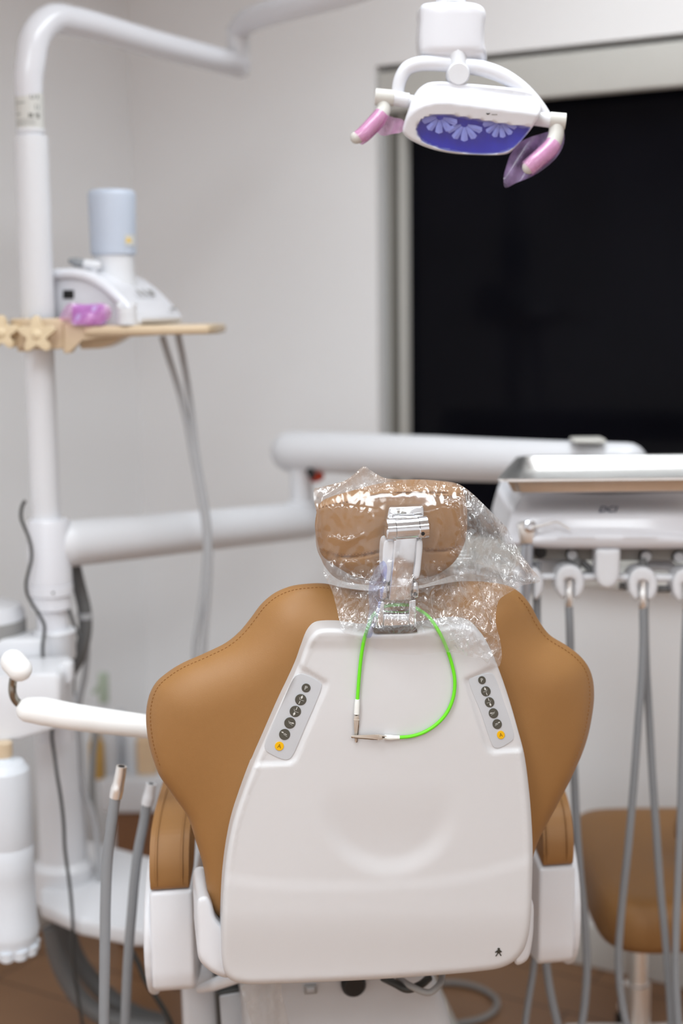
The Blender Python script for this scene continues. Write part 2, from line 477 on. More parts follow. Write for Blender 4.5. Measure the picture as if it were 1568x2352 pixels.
# window opening in the far wall
WA0, WA1, WZ0, WZ1 = 0.715, 2.75, 0.925, 2.065
mb = MB()
def rb(mb, a0, a1, b0, b1, z0, z1, m, bev=0.0):
    mb.box(room((a0 + a1) / 2, (b0 + b1) / 2, (z0 + z1) / 2), E1 * (a1 - a0) / 2, E2 * (b1 - b0) / 2, UZ * (z1 - z0) / 2, m, bev)
rb(mb, 0.0, WA0, -0.15, 0, 0, HC, WALLM)
rb(mb, WA1, LW, -0.15, 0, 0, HC, WALLM)
rb(mb, WA0, WA1, -0.15, 0, 0, WZ0, WALLM)
rb(mb, WA0, WA1, -0.15, 0, WZ1, HC, WALLM)
build('wall_back', mb, **ST)
BASEM = TRIMM
slab('baseboard_left', 0.0, 0.014, 0.0, LD, 0, 0.1, BASEM, 0.004, **ST)
slab('baseboard_back', 0.0, LW, 0.0, 0.014, 0, 0.1, BASEM, 0.004, **ST)
# window_1: frame, sill, dark night pane, white head box of a roller blind
win = empty('window_1', room((WA0 + WA1) / 2, -0.07, WZ0), 'dark night window with white frame behind the delivery unit', 'window'); win['kind'] = 'structure'
FRM = mat('window_frame', (206, 205, 200), 0.4, var=0.01)
FRD = mat('window_track', (120, 118, 112), 0.5, var=0.03)
mb = MB()
rb(mb, WA0, WA0 + 0.045, -0.12, -0.05, WZ0, WZ1, FRM, 0.004)
rb(mb, WA1 - 0.045, WA1, -0.12, -0.05, WZ0, WZ1, FRM, 0.004)
rb(mb, WA0 + 0.045, WA1 - 0.045, -0.12, -0.05, WZ0, WZ0 + 0.045, FRM, 0.004)
rb(mb, WA0 + 0.045, WA1 - 0.045, -0.12, -0.05, WZ1 - 0.045, WZ1, FRM, 0.004)
build('window_frame', mb, win)
mb = MB(); rb(mb, WA0 + 0.026, WA0 + 0.034, -0.05, -0.02, WZ0 + 0.045, WZ1 - 0.11, FRD, 0.002); build('blind_track', mb, win)
mb = MB(); rb(mb, WA0 - 0.02, WA1 + 0.02, -0.05, 0.03, WZ0 - 0.03, WZ0, TRIMM, 0.006); build('window_sill', mb, win)
mb = MB()
rb(mb, WA0 + 0.002, WA1 - 0.002, -0.045, -0.005, WZ1 - 0.105, WZ1 - 0.014, mat('blind_box', (200, 199, 194), 0.5), 0.006)
build('blind_box', mb, win)
NIGHT = mat('night_glass', (12, 12, 18), 0.1, var=0.5, vscale=3, spec=0.07)
mb = MB(); rb(mb, WA0 + 0.04, WA1 - 0.04, -0.095, -0.087, WZ0 + 0.04, WZ1 - 0.04, NIGHT); build('pane', mb, win)

# ------------------------------------------------------------------ light: ceiling panels, daylight white
def area(a, b, sx, sy, W, col=(1, 1, 1)):
    l = bpy.data.lights.new('ceiling_panel_light', 'AREA'); l.shape = 'RECTANGLE'; l.size = sx; l.size_y = sy; l.energy = W; l.color = col; l.spread = R_(152)
    o = bpy.data.objects.new('ceiling_panel_light', l); COL.objects.link(o)
    o.matrix_world = Matrix.LocRotScale(room(a, b, HC - 0.02), Matrix.Rotation(R_(-30), 3, 'Z').to_quaternion(), None)
LCOL = (0.90, 0.962, 1.0)
for a in (1.55, 3.4):
    for b, w in ((1.05, 14), (2.8, 24), (4.7, 31)):
        area(a, b, 0.6, 1.2, w if (a < 2 or b > 2) else 4, LCOL)
w = bpy.data.worlds.new('night'); SC.world = w; w.use_nodes = True
w.node_tree.nodes['Background'].inputs[0].default_value = (0.02, 0.022, 0.035, 1); w.node_tree.nodes['Background'].inputs[1].default_value = 0.3

# ------------------------------------------------------------------ camera
cd = bpy.data.cameras.new('camera'); cam = bpy.data.objects.new('camera', cd); COL.objects.link(cam)
cd.sensor_fit = 'VERTICAL'; cd.sensor_height = 36.0; cd.sensor_width = 24.0; cd.lens = 50.0
M3 = Matrix((_rt, _up, -_fwd)).transposed()
cam.matrix_world = Matrix.Translation(CAM) @ M3.to_4x4()
cd.dof.use_dof = True; cd.dof.focus_distance = 1.96; cd.dof.aperture_fstop = 1.8
SC.camera = cam
SC.view_settings.view_transform = 'Standard'; SC.view_settings.look = 'None'; SC.view_settings.exposure = 0.3; SC.view_settings.gamma = 1.0
SC.view_settings.use_curve_mapping = False

# ================================================================== dental chair
CP = PL(at(865, 1850, 1.90), 8.5, 4)
cd.dof.focus_distance = (CP.P(900, 1480, 0.03) - CAM).dot(_fwd)
FW = -Vector((CP.n.x, CP.n.y, 0)).normalized()       # forward, away from the viewer
U = CP.u
PXM = 1.9 / F
ch = empty('dental_chair', (at(865, 1850, 2.25).x, 2.25, 0), 'tan dental chair seen from behind, white back shell, clear bag on its headrest', 'dental chair')

# --- back cushion
BACK = [(745, 1340), (700, 1341), (665, 1347), (630, 1362), (600, 1387), (575, 1420), (550, 1450), (520, 1475), (470, 1500), (420, 1522), (390, 1540),
        (360, 1565), (345, 1590), (337, 1620), (335, 1650), (340, 1700), (350, 1740), (366, 1781), (384, 1808), (401, 1832), (420, 1858), (434, 1883), (449, 1930), (466, 1987), (477, 2050), (487, 2086),
        (498, 2102), (530, 2120), (600, 2140), (860, 2150), (1100, 2140), (1190, 2110), (1214, 2050), (1220, 1985), (1235, 1935), (1252, 1900), (1280, 1848), (1310, 1790), (1335, 1735), (1350, 1690), (1360, 1640), (1364, 1600), (1361, 1560),
        (1350, 1530), (1330, 1505), (1300, 1482), (1262, 1458), (1240, 1430), (1215, 1385), (1190, 1358), (1165, 1345), (1120, 1337), (1060, 1335), (1010, 1342), (960, 1352), (910, 1357), (850, 1357), (790, 1350)]
def zback(x, y, d):
    top = sstep(1800, 1450, y)
    return -0.042 * np.maximum(0, 1 - d / 135.0) ** 2 * (0.35 + 0.65 * top) + 0.006 * sstep(1400, 1900, y) * np.cos((x - 860) / 330.0)
mb = MB(); puff(mb, LEATH, CP, BACK, off=0.0, ext=ray(865, 1750).normalized() * 0.075, R=26, rd=0.013, zf=zback, step=20, bstep=7)
build('back_cushion', mb, ch, angle=60)

def inset_path(poly, e, step, keep):
    O = outline(poly, step); B = np.array(O)
    T = np.roll(B, -1, 0) - np.roll(B, 1, 0); T /= np.linalg.norm(T, axis=1)[:, None]
    c = B.mean(0); NI = np.stack([-T[:, 1], T[:, 0]], 1)
    a = 0.5 * np.sum(B[:, 0] * np.roll(B[:, 1], -1) - np.roll(B[:, 0], -1) * B[:, 1])
    if a < 0: NI = -NI
    Q = B + NI * e
    return [(q, t) for q, t in zip(Q, T) if keep(q[0], q[1])]
def stitch(mb, pl, path, zfn, m, ln=2.4, r=0.0007):
    for (q, t) in path:
        z = zfn(q[0], q[1])
        mb.tube([pl.P(q[0] - t[0] * ln, q[1] - t[1] * ln, z), pl.P(q[0] + t[0] * ln, q[1] + t[1] * ln, z)], r, m, seg=5, sub=1)
OB = np.array(outline(BACK, 8))
def zb_at(x, y):
    X = np.array([x]); Y = np.array([y]); d, _ = pdist(X, Y, OB); d = d[0]
    return float(-0.013 * (1 - math.sqrt(max(0, 1 - max(0, 1 - d / 26) ** 2))) + zback(X, Y, np.array([d]))[0])
for cond in (lambda x, y: x <= 760, lambda x, y: x >= 1190):
    mb = MB()
    stitch(mb, CP, inset_path(BACK, 10, 9.5, lambda x, y: y < 1760 and cond(x, y)), lambda x, y: zb_at(x, y) + 0.0002, LEATHD)
    build('stitching', mb, ch, label='brown stitch line along the cushion edge')

# --- white back shell with its recesses
SHL = [(735, 1443), (722, 1449), (710, 1463), (697, 1490), (684, 1527), (665, 1570), (645, 1612), (610, 1690), (580, 1757), (556, 1820), (535, 1885), (522, 1950), (514, 2020), (510, 2100), (509, 2170), (511, 2215), (519, 2240), (536, 2254), (565, 2260),
       (640, 2259), (720, 2256), (850, 2250), (1000, 2240), (1100, 2231), (1150, 2223), (1180, 2208), (1200, 2186), (1213, 2150), (1219, 2100), (1222, 2020), (1223, 1950), (1220, 1880), (1213, 1800), (1203, 1730), (1190, 1680), (1170, 1610), (1150, 1550), (1130, 1500), (1111, 1463), (1095, 1444), (1070, 1434),
       (1040, 1434), (1000, 1440), (960, 1446), (900, 1449), (830, 1449), (780, 1442)]
RECL = [(687, 1529), (752, 1568), (680, 1741), (670, 1751), (655, 1754), (578, 1757)]
RECR = [(1067, 1561), (1135, 1529), (1165, 1600), (1198, 1722), (1131, 1727), (1122, 1722), (1115, 1710)]
CREASE = [(500, 2020), (515, 2028), (600, 2040), (700, 2045), (850, 2046), (1000, 2036), (1100, 2020), (1180, 1997), (1240, 1972)]
SH0 = 0.034
def zshell(x, y):
    x = np.asarray(x, float); y = np.asarray(y, float)
    z = np.full(x.shape, SH0)
    for rec in (RECL, RECR):
        d, i = pdist(x, y, rec); sd = np.where(i, d, -d)
        z = z - 0.0042 * sstep(-4, 4, sd)
    cy_ = np.interp(x, [p[0] for p in CREASE], [p[1] for p in CREASE])
    z = z + 0.0016 * sstep(-30, 8, y - cy_)
    z = z - 0.012 * sstep(2090, 2265, y)                               # rolls under towards the bottom
    r = np.hypot((x - 892) / 1.0, (y - 1850) / 1.0)
    z = z - 0.0055 * sstep(170, 112, r) * sstep(1790, 1965, y)           # shallow crescent dish
    z = z + 0.004 * sstep(1495, 1462, y)                                # top lip
    z = z + 0.006 * np.cos((x - 865) / 330.0) * sstep(1450, 1700, y)
    return z
mb = MB()
puff(mb, SHELL, CP, SHL, off=0.0, thick=0.036, R=13, rd=0.010, step=6, bstep=6,
     zf=lambda x, y, d: zshell(x, y) + 0.0014 * np.exp(-((d - 11) / 4.0) ** 2) * sstep(2100, 1900, y))
build('back_shell', mb, ch, angle=60, label='white plastic back shell')

# --- control pads
def pad(poly, btns, up_dir, mirror):
    """btns: (x, y, radius) from P down to A"""
    mb = MB(); puff(mb, KEYP, CP, poly, off=0.0012, thick=0.0012, R=2, rd=0.0004, step=14, zf=lambda x, y, d: zshell(x, y))
    kp = build('control_pad', mb, ch, label='pale grey button pad on the %s of the shell' % ('right' if mirror else 'left'))
    a = Vector(up_dir).normalized(); b = Vector((-a.y, a.x)) 
    if b.x < 0: b = -b                                                  # b points to the right
    for k, (bx, by, br) in enumerate(btns):
        zc = float(zshell(np.array([bx]), np.array([by]))[0]) + 0.0015
        def W(p, q, h, bx=bx, by=by):                                   # p along b (right), q along a (up)
            s = 0.92 if mirror else 1.0
            return CP.P(bx + b.x * p * s + a.x * q, by + b.y * p * s + a.y * q, h)
        mb = MB()
        n = 28; ring = []
        for h, rr in ((zc - 0.0004, br), (zc + 0.0006, br), (zc + 0.0010, br * 0.94)):
            ring.append([W(math.cos(2 * math.pi * i / n) * rr, math.sin(2 * math.pi * i / n) * rr, h) for i in range(n)])
        vs = sum(ring, []); fs = []
        for j in range(2):
            for i in range(n): fs.append([j * n + i, j * n + (i + 1) % n, (j + 1) * n + (i + 1) % n, (j + 1) * n + i])
        fs.append([2 * n + i for i in range(n)]); fs.append(list(range(n))[::-1])
        mb.add(vs, fs, AMBER if k == 5 else BTN)
        hz = zc + 0.00125
        def poly2(P, m=PRINT): mb.add([W(p, q, hz) for p, q in P], [list(range(len(P)))], m)
        def line(p0, q0, p1, q1, wd=0.9, m=PRINT):
            dx, dy = p1 - p0, q1 - q0; l = math.hypot(dx, dy); nx, ny = -dy / l * wd / 2, dx / l * wd / 2
            poly2([(p0 + nx, q0 + ny), (p1 + nx, q1 + ny), (p1 - nx, q1 - ny), (p0 - nx, q0 - ny)], m)
        g = br / 13.0; sg = -1 if mirror else 1
        if k in (0, 5):
            V, Fs = text2d('P' if k == 0 else 'A', 15 * g * 1.1)
            ca = R_(14 if not mirror else -8)
            put2d(mb, PRINT if k == 0 else AMBT, V, Fs, lambda p, q: W(p * math.cos(ca) - q * math.sin(ca), p * math.sin(ca) + q * math.cos(ca), hz))
        elif k in (1, 2):
            sgn = 1 if k == 1 else -1
            poly2([(0, 11 * g * sgn), (-2.6 * g, 6.5 * g * sgn), (-1.2 * g, 2.5 * g * sgn), (1.2 * g, 2.5 * g * sgn), (2.6 * g, 6.5 * g * sgn)])
            line(0, -11 * g * sgn, 0, -3.5 * g * sgn, 1.5 * g)
            line(-5 * g * sg, 4 * g, -2 * g * sg, -0.6 * g, 0.7 * g); line(-2 * g * sg, -0.6 * g, 8 * g * sg, 0.2 * g, 0.7 * g)
        else:
            tip = (1 if k == 3 else -1) * sg
            # a seat line, a reclining back and an arrow pointing forward / back
            line(-1.5 * g * sg, -1 * g, 7.5 * g * sg, -2.5 * g, 0.7 * g); line(-1.5 * g * sg, -1 * g, -4.5 * g * sg, 3.5 * g, 0.7 * g)
            line(-1.0 * g * sg, 1.6 * g, 5.0 * g * sg, 1.2 * g, 1.5 * g)
            tx = 9.5 if tip > 0 else -9.5
            poly2([(tx * g * 1.05, 2.2 * g if tip * sg > 0 else 2.5 * g), (tx * 0.62 * g, 4.2 * g), (tx * 0.42 * g, 2.6 * g), (tx * 0.62 * g, 0.6 * g)])
        LOC[kp] = LOC[ch]
        build('button', mb, kp, label='amber round button marked A' if k == 5 else None, angle=30, recalc=False)
PADL = [(690, 1547), (705, 1551), (727, 1562), (738, 1571), (737, 1583), (700, 1672), (672, 1735), (664, 1744), (652, 1745), (625, 1734), (611, 1725), (607, 1716), (609, 1706), (645, 1622), (678, 1553)]
PADR = [(1077, 1560), (1085, 1556), (1123, 1546), (1132, 1549), (1137, 1556), (1160, 1620), (1180, 1686), (1180, 1696), (1174, 1703), (1150, 1717), (1140, 1719), (1133, 1716), (1127, 1704), (1105, 1640)]
pad(PADL, [(702.7, 1580.2, 10.2), (690.4, 1607, 13), (678, 1633.9, 13), (665.6, 1660.5, 13), (653.4, 1686.8, 12.7), (641.3, 1713.8, 10.4)], (61, -134), False)
pad(PADR, [(1106.5, 1562.3, 9.4), (1115.4, 1587.8, 11.8), (1124, 1613, 11.8), (1132.9, 1638.3, 11.8), (1141.4, 1663.1, 11.6), (1149.9, 1688, 9.8)], (-43, -126), True)

# --- small person mark low on the shell
mb = MB()
def mk(x, y): return CP.P(x, y, float(zshell(np.array([x]), np.array([y]))[0]) + 0.0009)
for P in ([(1145 + 3 * math.cos(t * math.pi / 6), 2179.5 + 2.6 * math.sin(t * math.pi / 6)) for t in range(12)],
          [(1142, 2182), (1148, 2181.5), (1150, 2187), (1147, 2190), (1142, 2190), (1140, 2187)],
          [(1143, 2181.5), (1143, 2184.5), (1138, 2189), (1136, 2187)], [(1147, 2181), (1147, 2184.5), (1150, 2188), (1153, 2186)],
          [(1142, 2189), (1145, 2189), (1141, 2195), (1139, 2197), (1137, 2196)], [(1145, 2189), (1148, 2189), (1152, 2195), (1149, 2196)]):
    mb.add([mk(x, y) for x, y in P], [list(range(len(P)))], INK)
build('person_mark', mb, ch, label='small dark walking person mark', flat=True)

# --- headrest
HEAD = [(727, 1175), (730, 1162), (742, 1149), (765, 1139), (800, 1129), (850, 1115), (900, 1106), (955, 1102), (1010, 1106), (1045, 1113), (1063, 1126), (1070, 1150), (1073, 1190), (1070, 1235), (1060, 1263), (1048, 1284), (1030, 1303), (1000, 1321), (960, 1331), (905, 1336), (850, 1334), (812, 1324), (780, 1306), (750, 1286), (736, 1270), (728, 1240), (723, 1210)]
SEAMT = [(722, 1172), (735, 1161), (765, 1152), (800, 1146), (840, 1141), (880, 1136), (920, 1133), (980, 1132), (1030, 1133), (1076, 1140)]
SEAML = [(728, 1262), (745, 1270), (770, 1277), (800, 1280), (835, 1276), (872, 1268)]
SEAMR = [(962, 1262), (990, 1266), (1020, 1265), (1045, 1261), (1066, 1252)]
HZ = -0.004
def zhead(x, y, d):
    sy = np.interp(x, [p[0] for p in SEAMT], [p[1] for p in SEAMT])
    z = -0.030 * sstep(-2, 34, sy - y)
    g = np.minimum(np.minimum(ldist(x, y, SEAMT), ldist(x, y, SEAML)), ldist(x, y, SEAMR))
    z = z - 0.0040 * np.exp(-(g / 2.8) ** 2)
    z = z + 0.006 * np.exp(-((x - 815) / 60.0) ** 2 - ((y - 1225) / 55.0) ** 2) + 0.005 * np.exp(-((x - 1015) / 45.0) ** 2 - ((y - 1205) / 60.0) ** 2)
    z = z - 0.010 * sstep(1290, 1335, y)
    z = z + 0.0012 * np.sin(x / 17.0 + y / 40.0) * np.exp(-((y - 1255) / 30.0) ** 2)
    return z
mb = MB(); puff(mb, LEATH, CP, HEAD, off=HZ, ext=ray(900, 1210).normalized() * 0.06, R=22, rd=0.014, zf=zhead, step=3.4, bstep=5)
hr = build('headrest_cushion', mb, ch, angle=70)
for ln, dy in ((SEAMT, 5.5), (SEAML, -5), (SEAMR, -5)):
    mb = MB()
    q = resample(cr_spline([Vector((p[0], p[1] + dy, 0)) for p in ln], False, 6), 8.0)[1:-1]
    pth = [((a.x, a.y), ((b - a).normalized().x, (b - a).normalized().y)) for a, b in zip(q, q[1:])]
    def zh(x, y):
        X, Y = np.array([x]), np.array([y]); d, _ = pdist(X, Y, HEAD); d = d[0]
        return HZ + float(zhead(X, Y, d)[0]) - 0.014 * (1 - math.sqrt(max(0, 1 - max(0, 1 - d / 22) ** 2))) + 0.0005
    stitch(mb, CP, pth, zh, LEATHD, ln=1.8, r=0.0009)
    LOC[hr] = LOC[ch]
    build('stitching', mb, hr, label='brown stitch holes along the headrest seams')

# --- chrome headrest bracket
hb = MB()
def bx(mb, x0, y0, x1, y1, z0, z1, m, bev=0.002):
    """slab on the chair plane between two pixel corners"""
    P = [CP.P(x0, y0, z1), CP.P(x1, y0, z1), CP.P(x1, y1, z1), CP.P(x0, y1, z1)]
    mb.prism(P, -CP.n * (z1 - z0), m, bev)
def qd(mb, P, z0, z1, m, bev=0.002):
    mb.prism([CP.P(x, y, z1) for x, y in P], -CP.n * (z1 - z0), m, bev)
BR = build('headrest_bracket', (lambda m: (qd(m, [(906, 1222), (961, 1216), (944, 1380), (893, 1382)], 0.020, 0.034, CHROME, 0.003), m)[1])(hb), ch, label='chrome headrest bracket')
def bpart(name, fn, label=None, angle=35):
    m = MB(); fn(m); return build(name, m, BR, label=label, angle=angle)
bpart('mounting_plate', lambda m: (qd(m, [(893, 1166), (973, 1163), (975, 1200), (886, 1204)], -0.006, 0.012, CHROME, 0.002), qd(m, [(903, 1172), (934, 1170), (934, 1181), (905, 1183)], 0.010, 0.015, DARKST, 0.002)))
def barrel(m):
    r = 27 * PXM
    for (xa, ya, xb, yb, rr) in ((887, 1217, 905.5, 1215.5, r), (907, 1215.5, 959, 1212, r * 0.93), (960.5, 1212, 980, 1210, r)):
        m.tube([CP.P(xa, ya, 0.026), CP.P(xb, yb, 0.026)], rr, CHROME, seg=36, sub=1)
    m.tube([CP.P(905, 1215.5, 0.026), CP.P(961, 1212, 0.026)], r * 0.82, BLACK, seg=24, sub=1)
bpart('hinge_barrel', barrel, 'chrome hinge barrel')
bpart('hinge_foot', lambda m: qd(m, [(961, 1214), (980, 1213), (981, 1230), (976, 1236), (961, 1237)], 0.014, 0.040, CHROME, 0.003))
bpart('hinge_foot', lambda m: qd(m, [(887, 1216), (906, 1215), (906, 1240), (888, 1241)], 0.014, 0.040, CHROME, 0.003))
def disc(m, x, y, z, r, mt, h=0.002):
    c = CP.P(x, y, z); m.lathe(c - CP.n * h, CP.n, [(r, 0), (r, h)], mt, 16)
bpart('screw', lambda m: (disc(m, 971, 1226, 0.0415, 0.0026, BLACK),))
bpart('screw', lambda m: (disc(m, 953.5, 1365, 0.0335, 0.0026, BLACK),))
bpart('side_cover', lambda m: puff(m, WHITE, CP, [(884, 1241), (904, 1243), (900, 1300), (893, 1338), (886, 1335), (879, 1310), (878, 1280)], off=0.032, thick=0.024, R=5, rd=0.003, step=10), 'white plastic side cover')
bpart('side_cover', lambda m: puff(m, WHITE, CP, [(958, 1238), (968, 1239), (967, 1290), (961, 1326), (955, 1330), (948, 1328), (952, 1290)], off=0.032, thick=0.024, R=4, rd=0.003, step=10), 'white plastic side cover')
bpart('knuckle', lambda m: (qd(m, [(872, 1347), (891, 1345), (892, 1378), (872, 1380)], 0.008, 0.032, CHROME, 0.005), qd(m, [(884, 1335), (894, 1333), (893, 1348), (884, 1348)], 0.01, 0.026, DARKST, 0.002)))
bpart('knuckle', lambda m: qd(m, [(946, 1338), (963, 1335), (964, 1375), (945, 1376)], 0.008, 0.032, CHROME, 0.005))
bpart('yoke', lambda m: (qd(m, [(868, 1382), (883, 1381), (881, 1449), (863, 1450)], 0.004, 0.030, CHROME, 0.002), qd(m, [(939, 1379), (956, 1377), (953, 1446), (938, 1447)], 0.004, 0.030, CHROME, 0.002),
                         qd(m, [(880, 1411), (940, 1410), (940, 1447), (879, 1449)], 0.004, 0.030, CHROME, 0.002), qd(m, [(882, 1374), (940, 1373), (940, 1385), (882, 1386)], 0.006, 0.024, DARKST, 0.001)), 'chrome yoke')
bpart('slot_gasket', lambda m: qd(m, [(859, 1449), (958, 1446), (958, 1452), (930, 1454), (866, 1456), (859, 1453)], 0.02, 0.0396, BLACK, 0.0006), 'dark slot edge in the shell')

# --- armrests, brackets, seat and base
FA = Vector((-0.02, 1, 0)).normalized()
def AF(o, u, f, z): return o + U * u + FA * f + UZ * z
def sideprism(mb, o, u0, u1, prof, m, bev, seg=4):
    mb.prism([AF(o, u0, f, z) for f, z in prof], U * (u1 - u0), m, bev, seg)
def spl2(P, sub=5): return [(p.x, p.y) for p in cr_spline([Vector((a, b, 0)) for a, b in P], True, sub)]
def armrest(px0, px1, pyb, Y, flip):
    o = at(px0, pyb, Y); wd = (at(px1, pyb, Y) - o).length
    hz = 0.166
    mb = MB()
    sideprism(mb, o, 0, wd, [(0.0, hz), (0.0, 0.035), (0.006, 0.012), (0.022, 0.0), (0.10, -0.02), (0.2, -0.02), (0.24, 0.05), (0.24, hz)], WHITE, 0.007)
    a = build('armrest', mb, ch, label='white plastic armrest housing with tan pad')
    mb = MB()
    c = (0.115, 0.075); prof = [(c[0] + 0.115 * math.cos(t * math.pi / 14), c[1] + 0.112 * math.sin(t * math.pi / 14)) for t in range(28)]
    if not flip: sideprism(mb, o, -0.011, 0.004, prof, WHITE, 0.009)
    else: sideprism(mb, o, wd - 0.004, wd + 0.011, prof, WHITE, 0.009)
    build('side_cover', mb, a)
    mb = MB(); po = o + UZ * (hz + 0.002)
    prof = [(0.004, 0.0), (-0.002, 0.03), (0.006, 0.055), (0.026, 0.076), (0.07, 0.09), (0.14, 0.096), (0.24, 0.096), (0.27, 0.09), (0.28, 0.075), (0.27, 0.058), (0.20, 0.045), (0.12, 0.03), (0.085, 0.0)]
    sideprism(mb, po, 0.002 if not flip else 0.006, wd - 0.004, spl2(prof, 4)[:-3], LEATH, 0.008)
    p = build('arm_pad', mb, a, label='tan upholstered arm pad', angle=50)
    mb = MB()
    ed = [(0.001, 0.008), (-0.0035, 0.03), (0.0045, 0.056), (0.025, 0.078), (0.07, 0.092), (0.14, 0.098), (0.23, 0.098)]
    for uu in (0.012, wd - 0.014): mb.tube([AF(po, uu, f - 0.001, z - 0.0005) for f, z in ed], 0.0016, LEATH, seg=6, sub=4)
    build('piping', mb, p)
armrest(349, 447, 2295, 2.00, False)
armrest(1236, 1322, 2230, 2.085, True)
mb = MB(); puff(mb, WHITE, CP, [(453, 2066), (462, 2058), (476, 2058), (486, 2075), (496, 2108), (514, 2132), (524, 2160), (524, 2244), (500, 2240), (472, 2222), (456, 2200), (452, 2150)], off=0.006, thick=0.09, R=12, rd=0.012, step=12)
build('hinge_cover', mb, ch, label='white hinge cover left of the shell')
mb = MB(); puff(mb, WHITE, CP, [(1200, 2080), (1216, 2060), (1224, 2075), (1225, 2110), (1222, 2160), (1210, 2205), (1185, 2216), (1180, 2160), (1188, 2110)], off=0.004, thick=0.09, R=9, rd=0.010, step=12)
build('hinge_cover', mb, ch, label='white hinge cover right of the shell')
so = at(865, 2150, 2.12)
mb = MB(); cz = 0.555
mb.box(so + FW * 0.50 + UZ * (cz - so.z), U * 0.235, FW * 0.46, UZ * 0.055, LEATH, 0.04, 5)
build('seat_cushion', mb, ch, angle=60)
for s in (-1, 1):
    mb = MB(); mb.box(so + U * s * 0.205 + FW * 0.1 + UZ * (0.62 - so.z), U * 0.035, FW * 0.06, UZ * 0.06, LEATH, 0.03, 5)
    build('hip_bolster', mb, ch, angle=60)
mb = MB(); puff(mb, mat('housing_grey', (190, 190, 192), 0.5), PL(at(800, 2300, 2.06), 8.5, 0), [(570, 2225), (975, 2225), (1000, 2255), (1020, 2300), (1035, 2352), (1040, 2420), (1020, 2452), (580, 2452), (566, 2420), (560, 2352)], off=0, thick=0.36, R=26, rd=0.02, step=22)
mc = build('lift_housing', mb, ch, label='grey white lift housing under the back')
HP = PL(at(800, 2300, 2.06), 8.5, 0)
mb = MB(); c = HP.P(812, 2262, 0.008); mb.lathe(c - HP.n * 0.01, HP.n, [(0.019, 0), (0.019, 0.012), (0.015, 0.018)], BLACK, 20); build('knob', mb, mc, label='black knob')
mb = MB(); mb.prism([HP.P(x, y, 0.006) for x, y in ((699, 2266), (727, 2264), (728, 2283), (700, 2285))], -HP.n * 0.008, GREYP, 0.001); mb.prism([HP.P(x, y, 0.0075) for x, y in ((704, 2270), (722, 2269), (722, 2279), (705, 2280))], -HP.n * 0.004, GREYL, 0.001); build('socket', mb, mc, label='small grey socket')
mb = MB(); bo = HP.P(800, 2400, -0.2)
mb.box(Vector((bo.x, bo.y + 0.06, 0.22)), U * 0.15, FW * 0.16, UZ * 0.17, GREYC, 0.03)
mb.box(Vector((bo.x, bo.y + 0.25, 0.03)), U * 0.26, FW * 0.42, UZ * 0.03, GREYC, 0.02)
build('base', mb, ch)
mb = MB(); P2 = PL(at(470, 2300, 2.25), 8.5, 0)
mb.prism([P2.P(x, y) for x, y in ((418, 2250), (500, 2232), (505, 2500), (428, 2500))], -P2.n * 0.12, WHITE, 0.012); build('side_frame', mb, ch, label='white side frame under the left armrest')
mb = MB(); mb.tube([at(458, 2272, 2.1), at(490, 2262, 2.08), at(525, 2248, 2.05), at(560, 2236, 2.03)], [0.006, 0.0095, 0.011, 0.011], WHITE, seg=12, round_caps=True); build('release_lever', mb, ch)
mb = MB(); P3 = PL(at(535, 2320, 2.12), 8.5, 0)
mb.prism([P3.P(x, y) for x, y in ((496, 2280), (570, 2266), (575, 2520), (512, 2520))], -P3.n * 0.1, BLACKC, 0.004)
mb.prism([P3.P(x, y, 0.003) for x, y in ((503, 2288), (572, 2276), (577, 2515), (520, 2515))], -P3.n * 0.02, GREYL, 0.004); build('control_box', mb, ch, label='grey control box with black rim')
mb = MB()
mb.tube([at(880, 2246, 2.02), at(905, 2258, 2.0), at(935, 2272, 1.99), at(965, 2262, 2.0), at(985, 2246, 2.02)], 0.006, BLACKC, sub=6)
mb.tube([at(915, 2246, 2.02), at(945, 2266, 1.985), at(985, 2280, 1.98), at(1008, 2262, 1.99), at(1015, 2240, 2.02)], 0.005, GREYP, sub=6)
build('cable', mb, ch, label='dark cables under the shell')

# ================================================================== green bib cord
CORD = [(820.5, 1608), (824, 1560), (829, 1510), (835.5, 1472), (846, 1438), (860, 1409), (880, 1394), (908, 1389), (940, 1391), (962, 1401), (985, 1418), (1007, 1450), (1025, 1488), (1038, 1528), (1044, 1562), (1041, 1600), (1027, 1635), (1005, 1661), (975, 1681), (945, 1691), (916, 1694)]
def zc_at(x, y):
    zs = float(zshell(np.array([x]), np.array([y]))[0]) + 0.0042
    k = float(sstep(1396, 1440, np.array([y]))[0]); zt = 0.0045
    return zt * (1 - k) + max(zs, 0.040 if y < 1520 else 0) * k
cd_o = CP.P(905, 1600, 0.04)
bibr = empty('bib_cord', (cd_o.x, cd_o.y, CP.P(816, 1706, .04).z), 'neon green bib cord with two metal clips looped round the headrest bracket', 'bib holder')
mb = MB(); mb.tube([CP.P(x, y, zc_at(x, y)) for x, y in CORD], 0.0024, GREEN, seg=12, sub=8); build('cord', mb, bibr, label='neon green cord', angle=80)
def cz(x, y): return zc_at(x, y) + 0.0005
mb = MB(); mb.tube([CP.P(820.6, 1606, cz(820, 1606)), CP.P(820, 1616, cz(820, 1616)), CP.P(818.6, 1640, cz(819, 1640))], [0.0030, 0.0036, 0.0037], SLEEVE, sub=4); build('sleeve', mb, bibr, label='milky white sleeve')
mb = MB(); mb.tube([CP.P(917, 1693.7, cz(917, 1694)), CP.P(905, 1694, cz(905, 1694)), CP.P(896, 1693.8, cz(895, 1694)), CP.P(882.5, 1693, cz(883, 1693))], [0.0026, 0.0030, 0.0038, 0.0034], SLEEVE, sub=4); build('sleeve', mb, bibr, label='milky white sleeve')
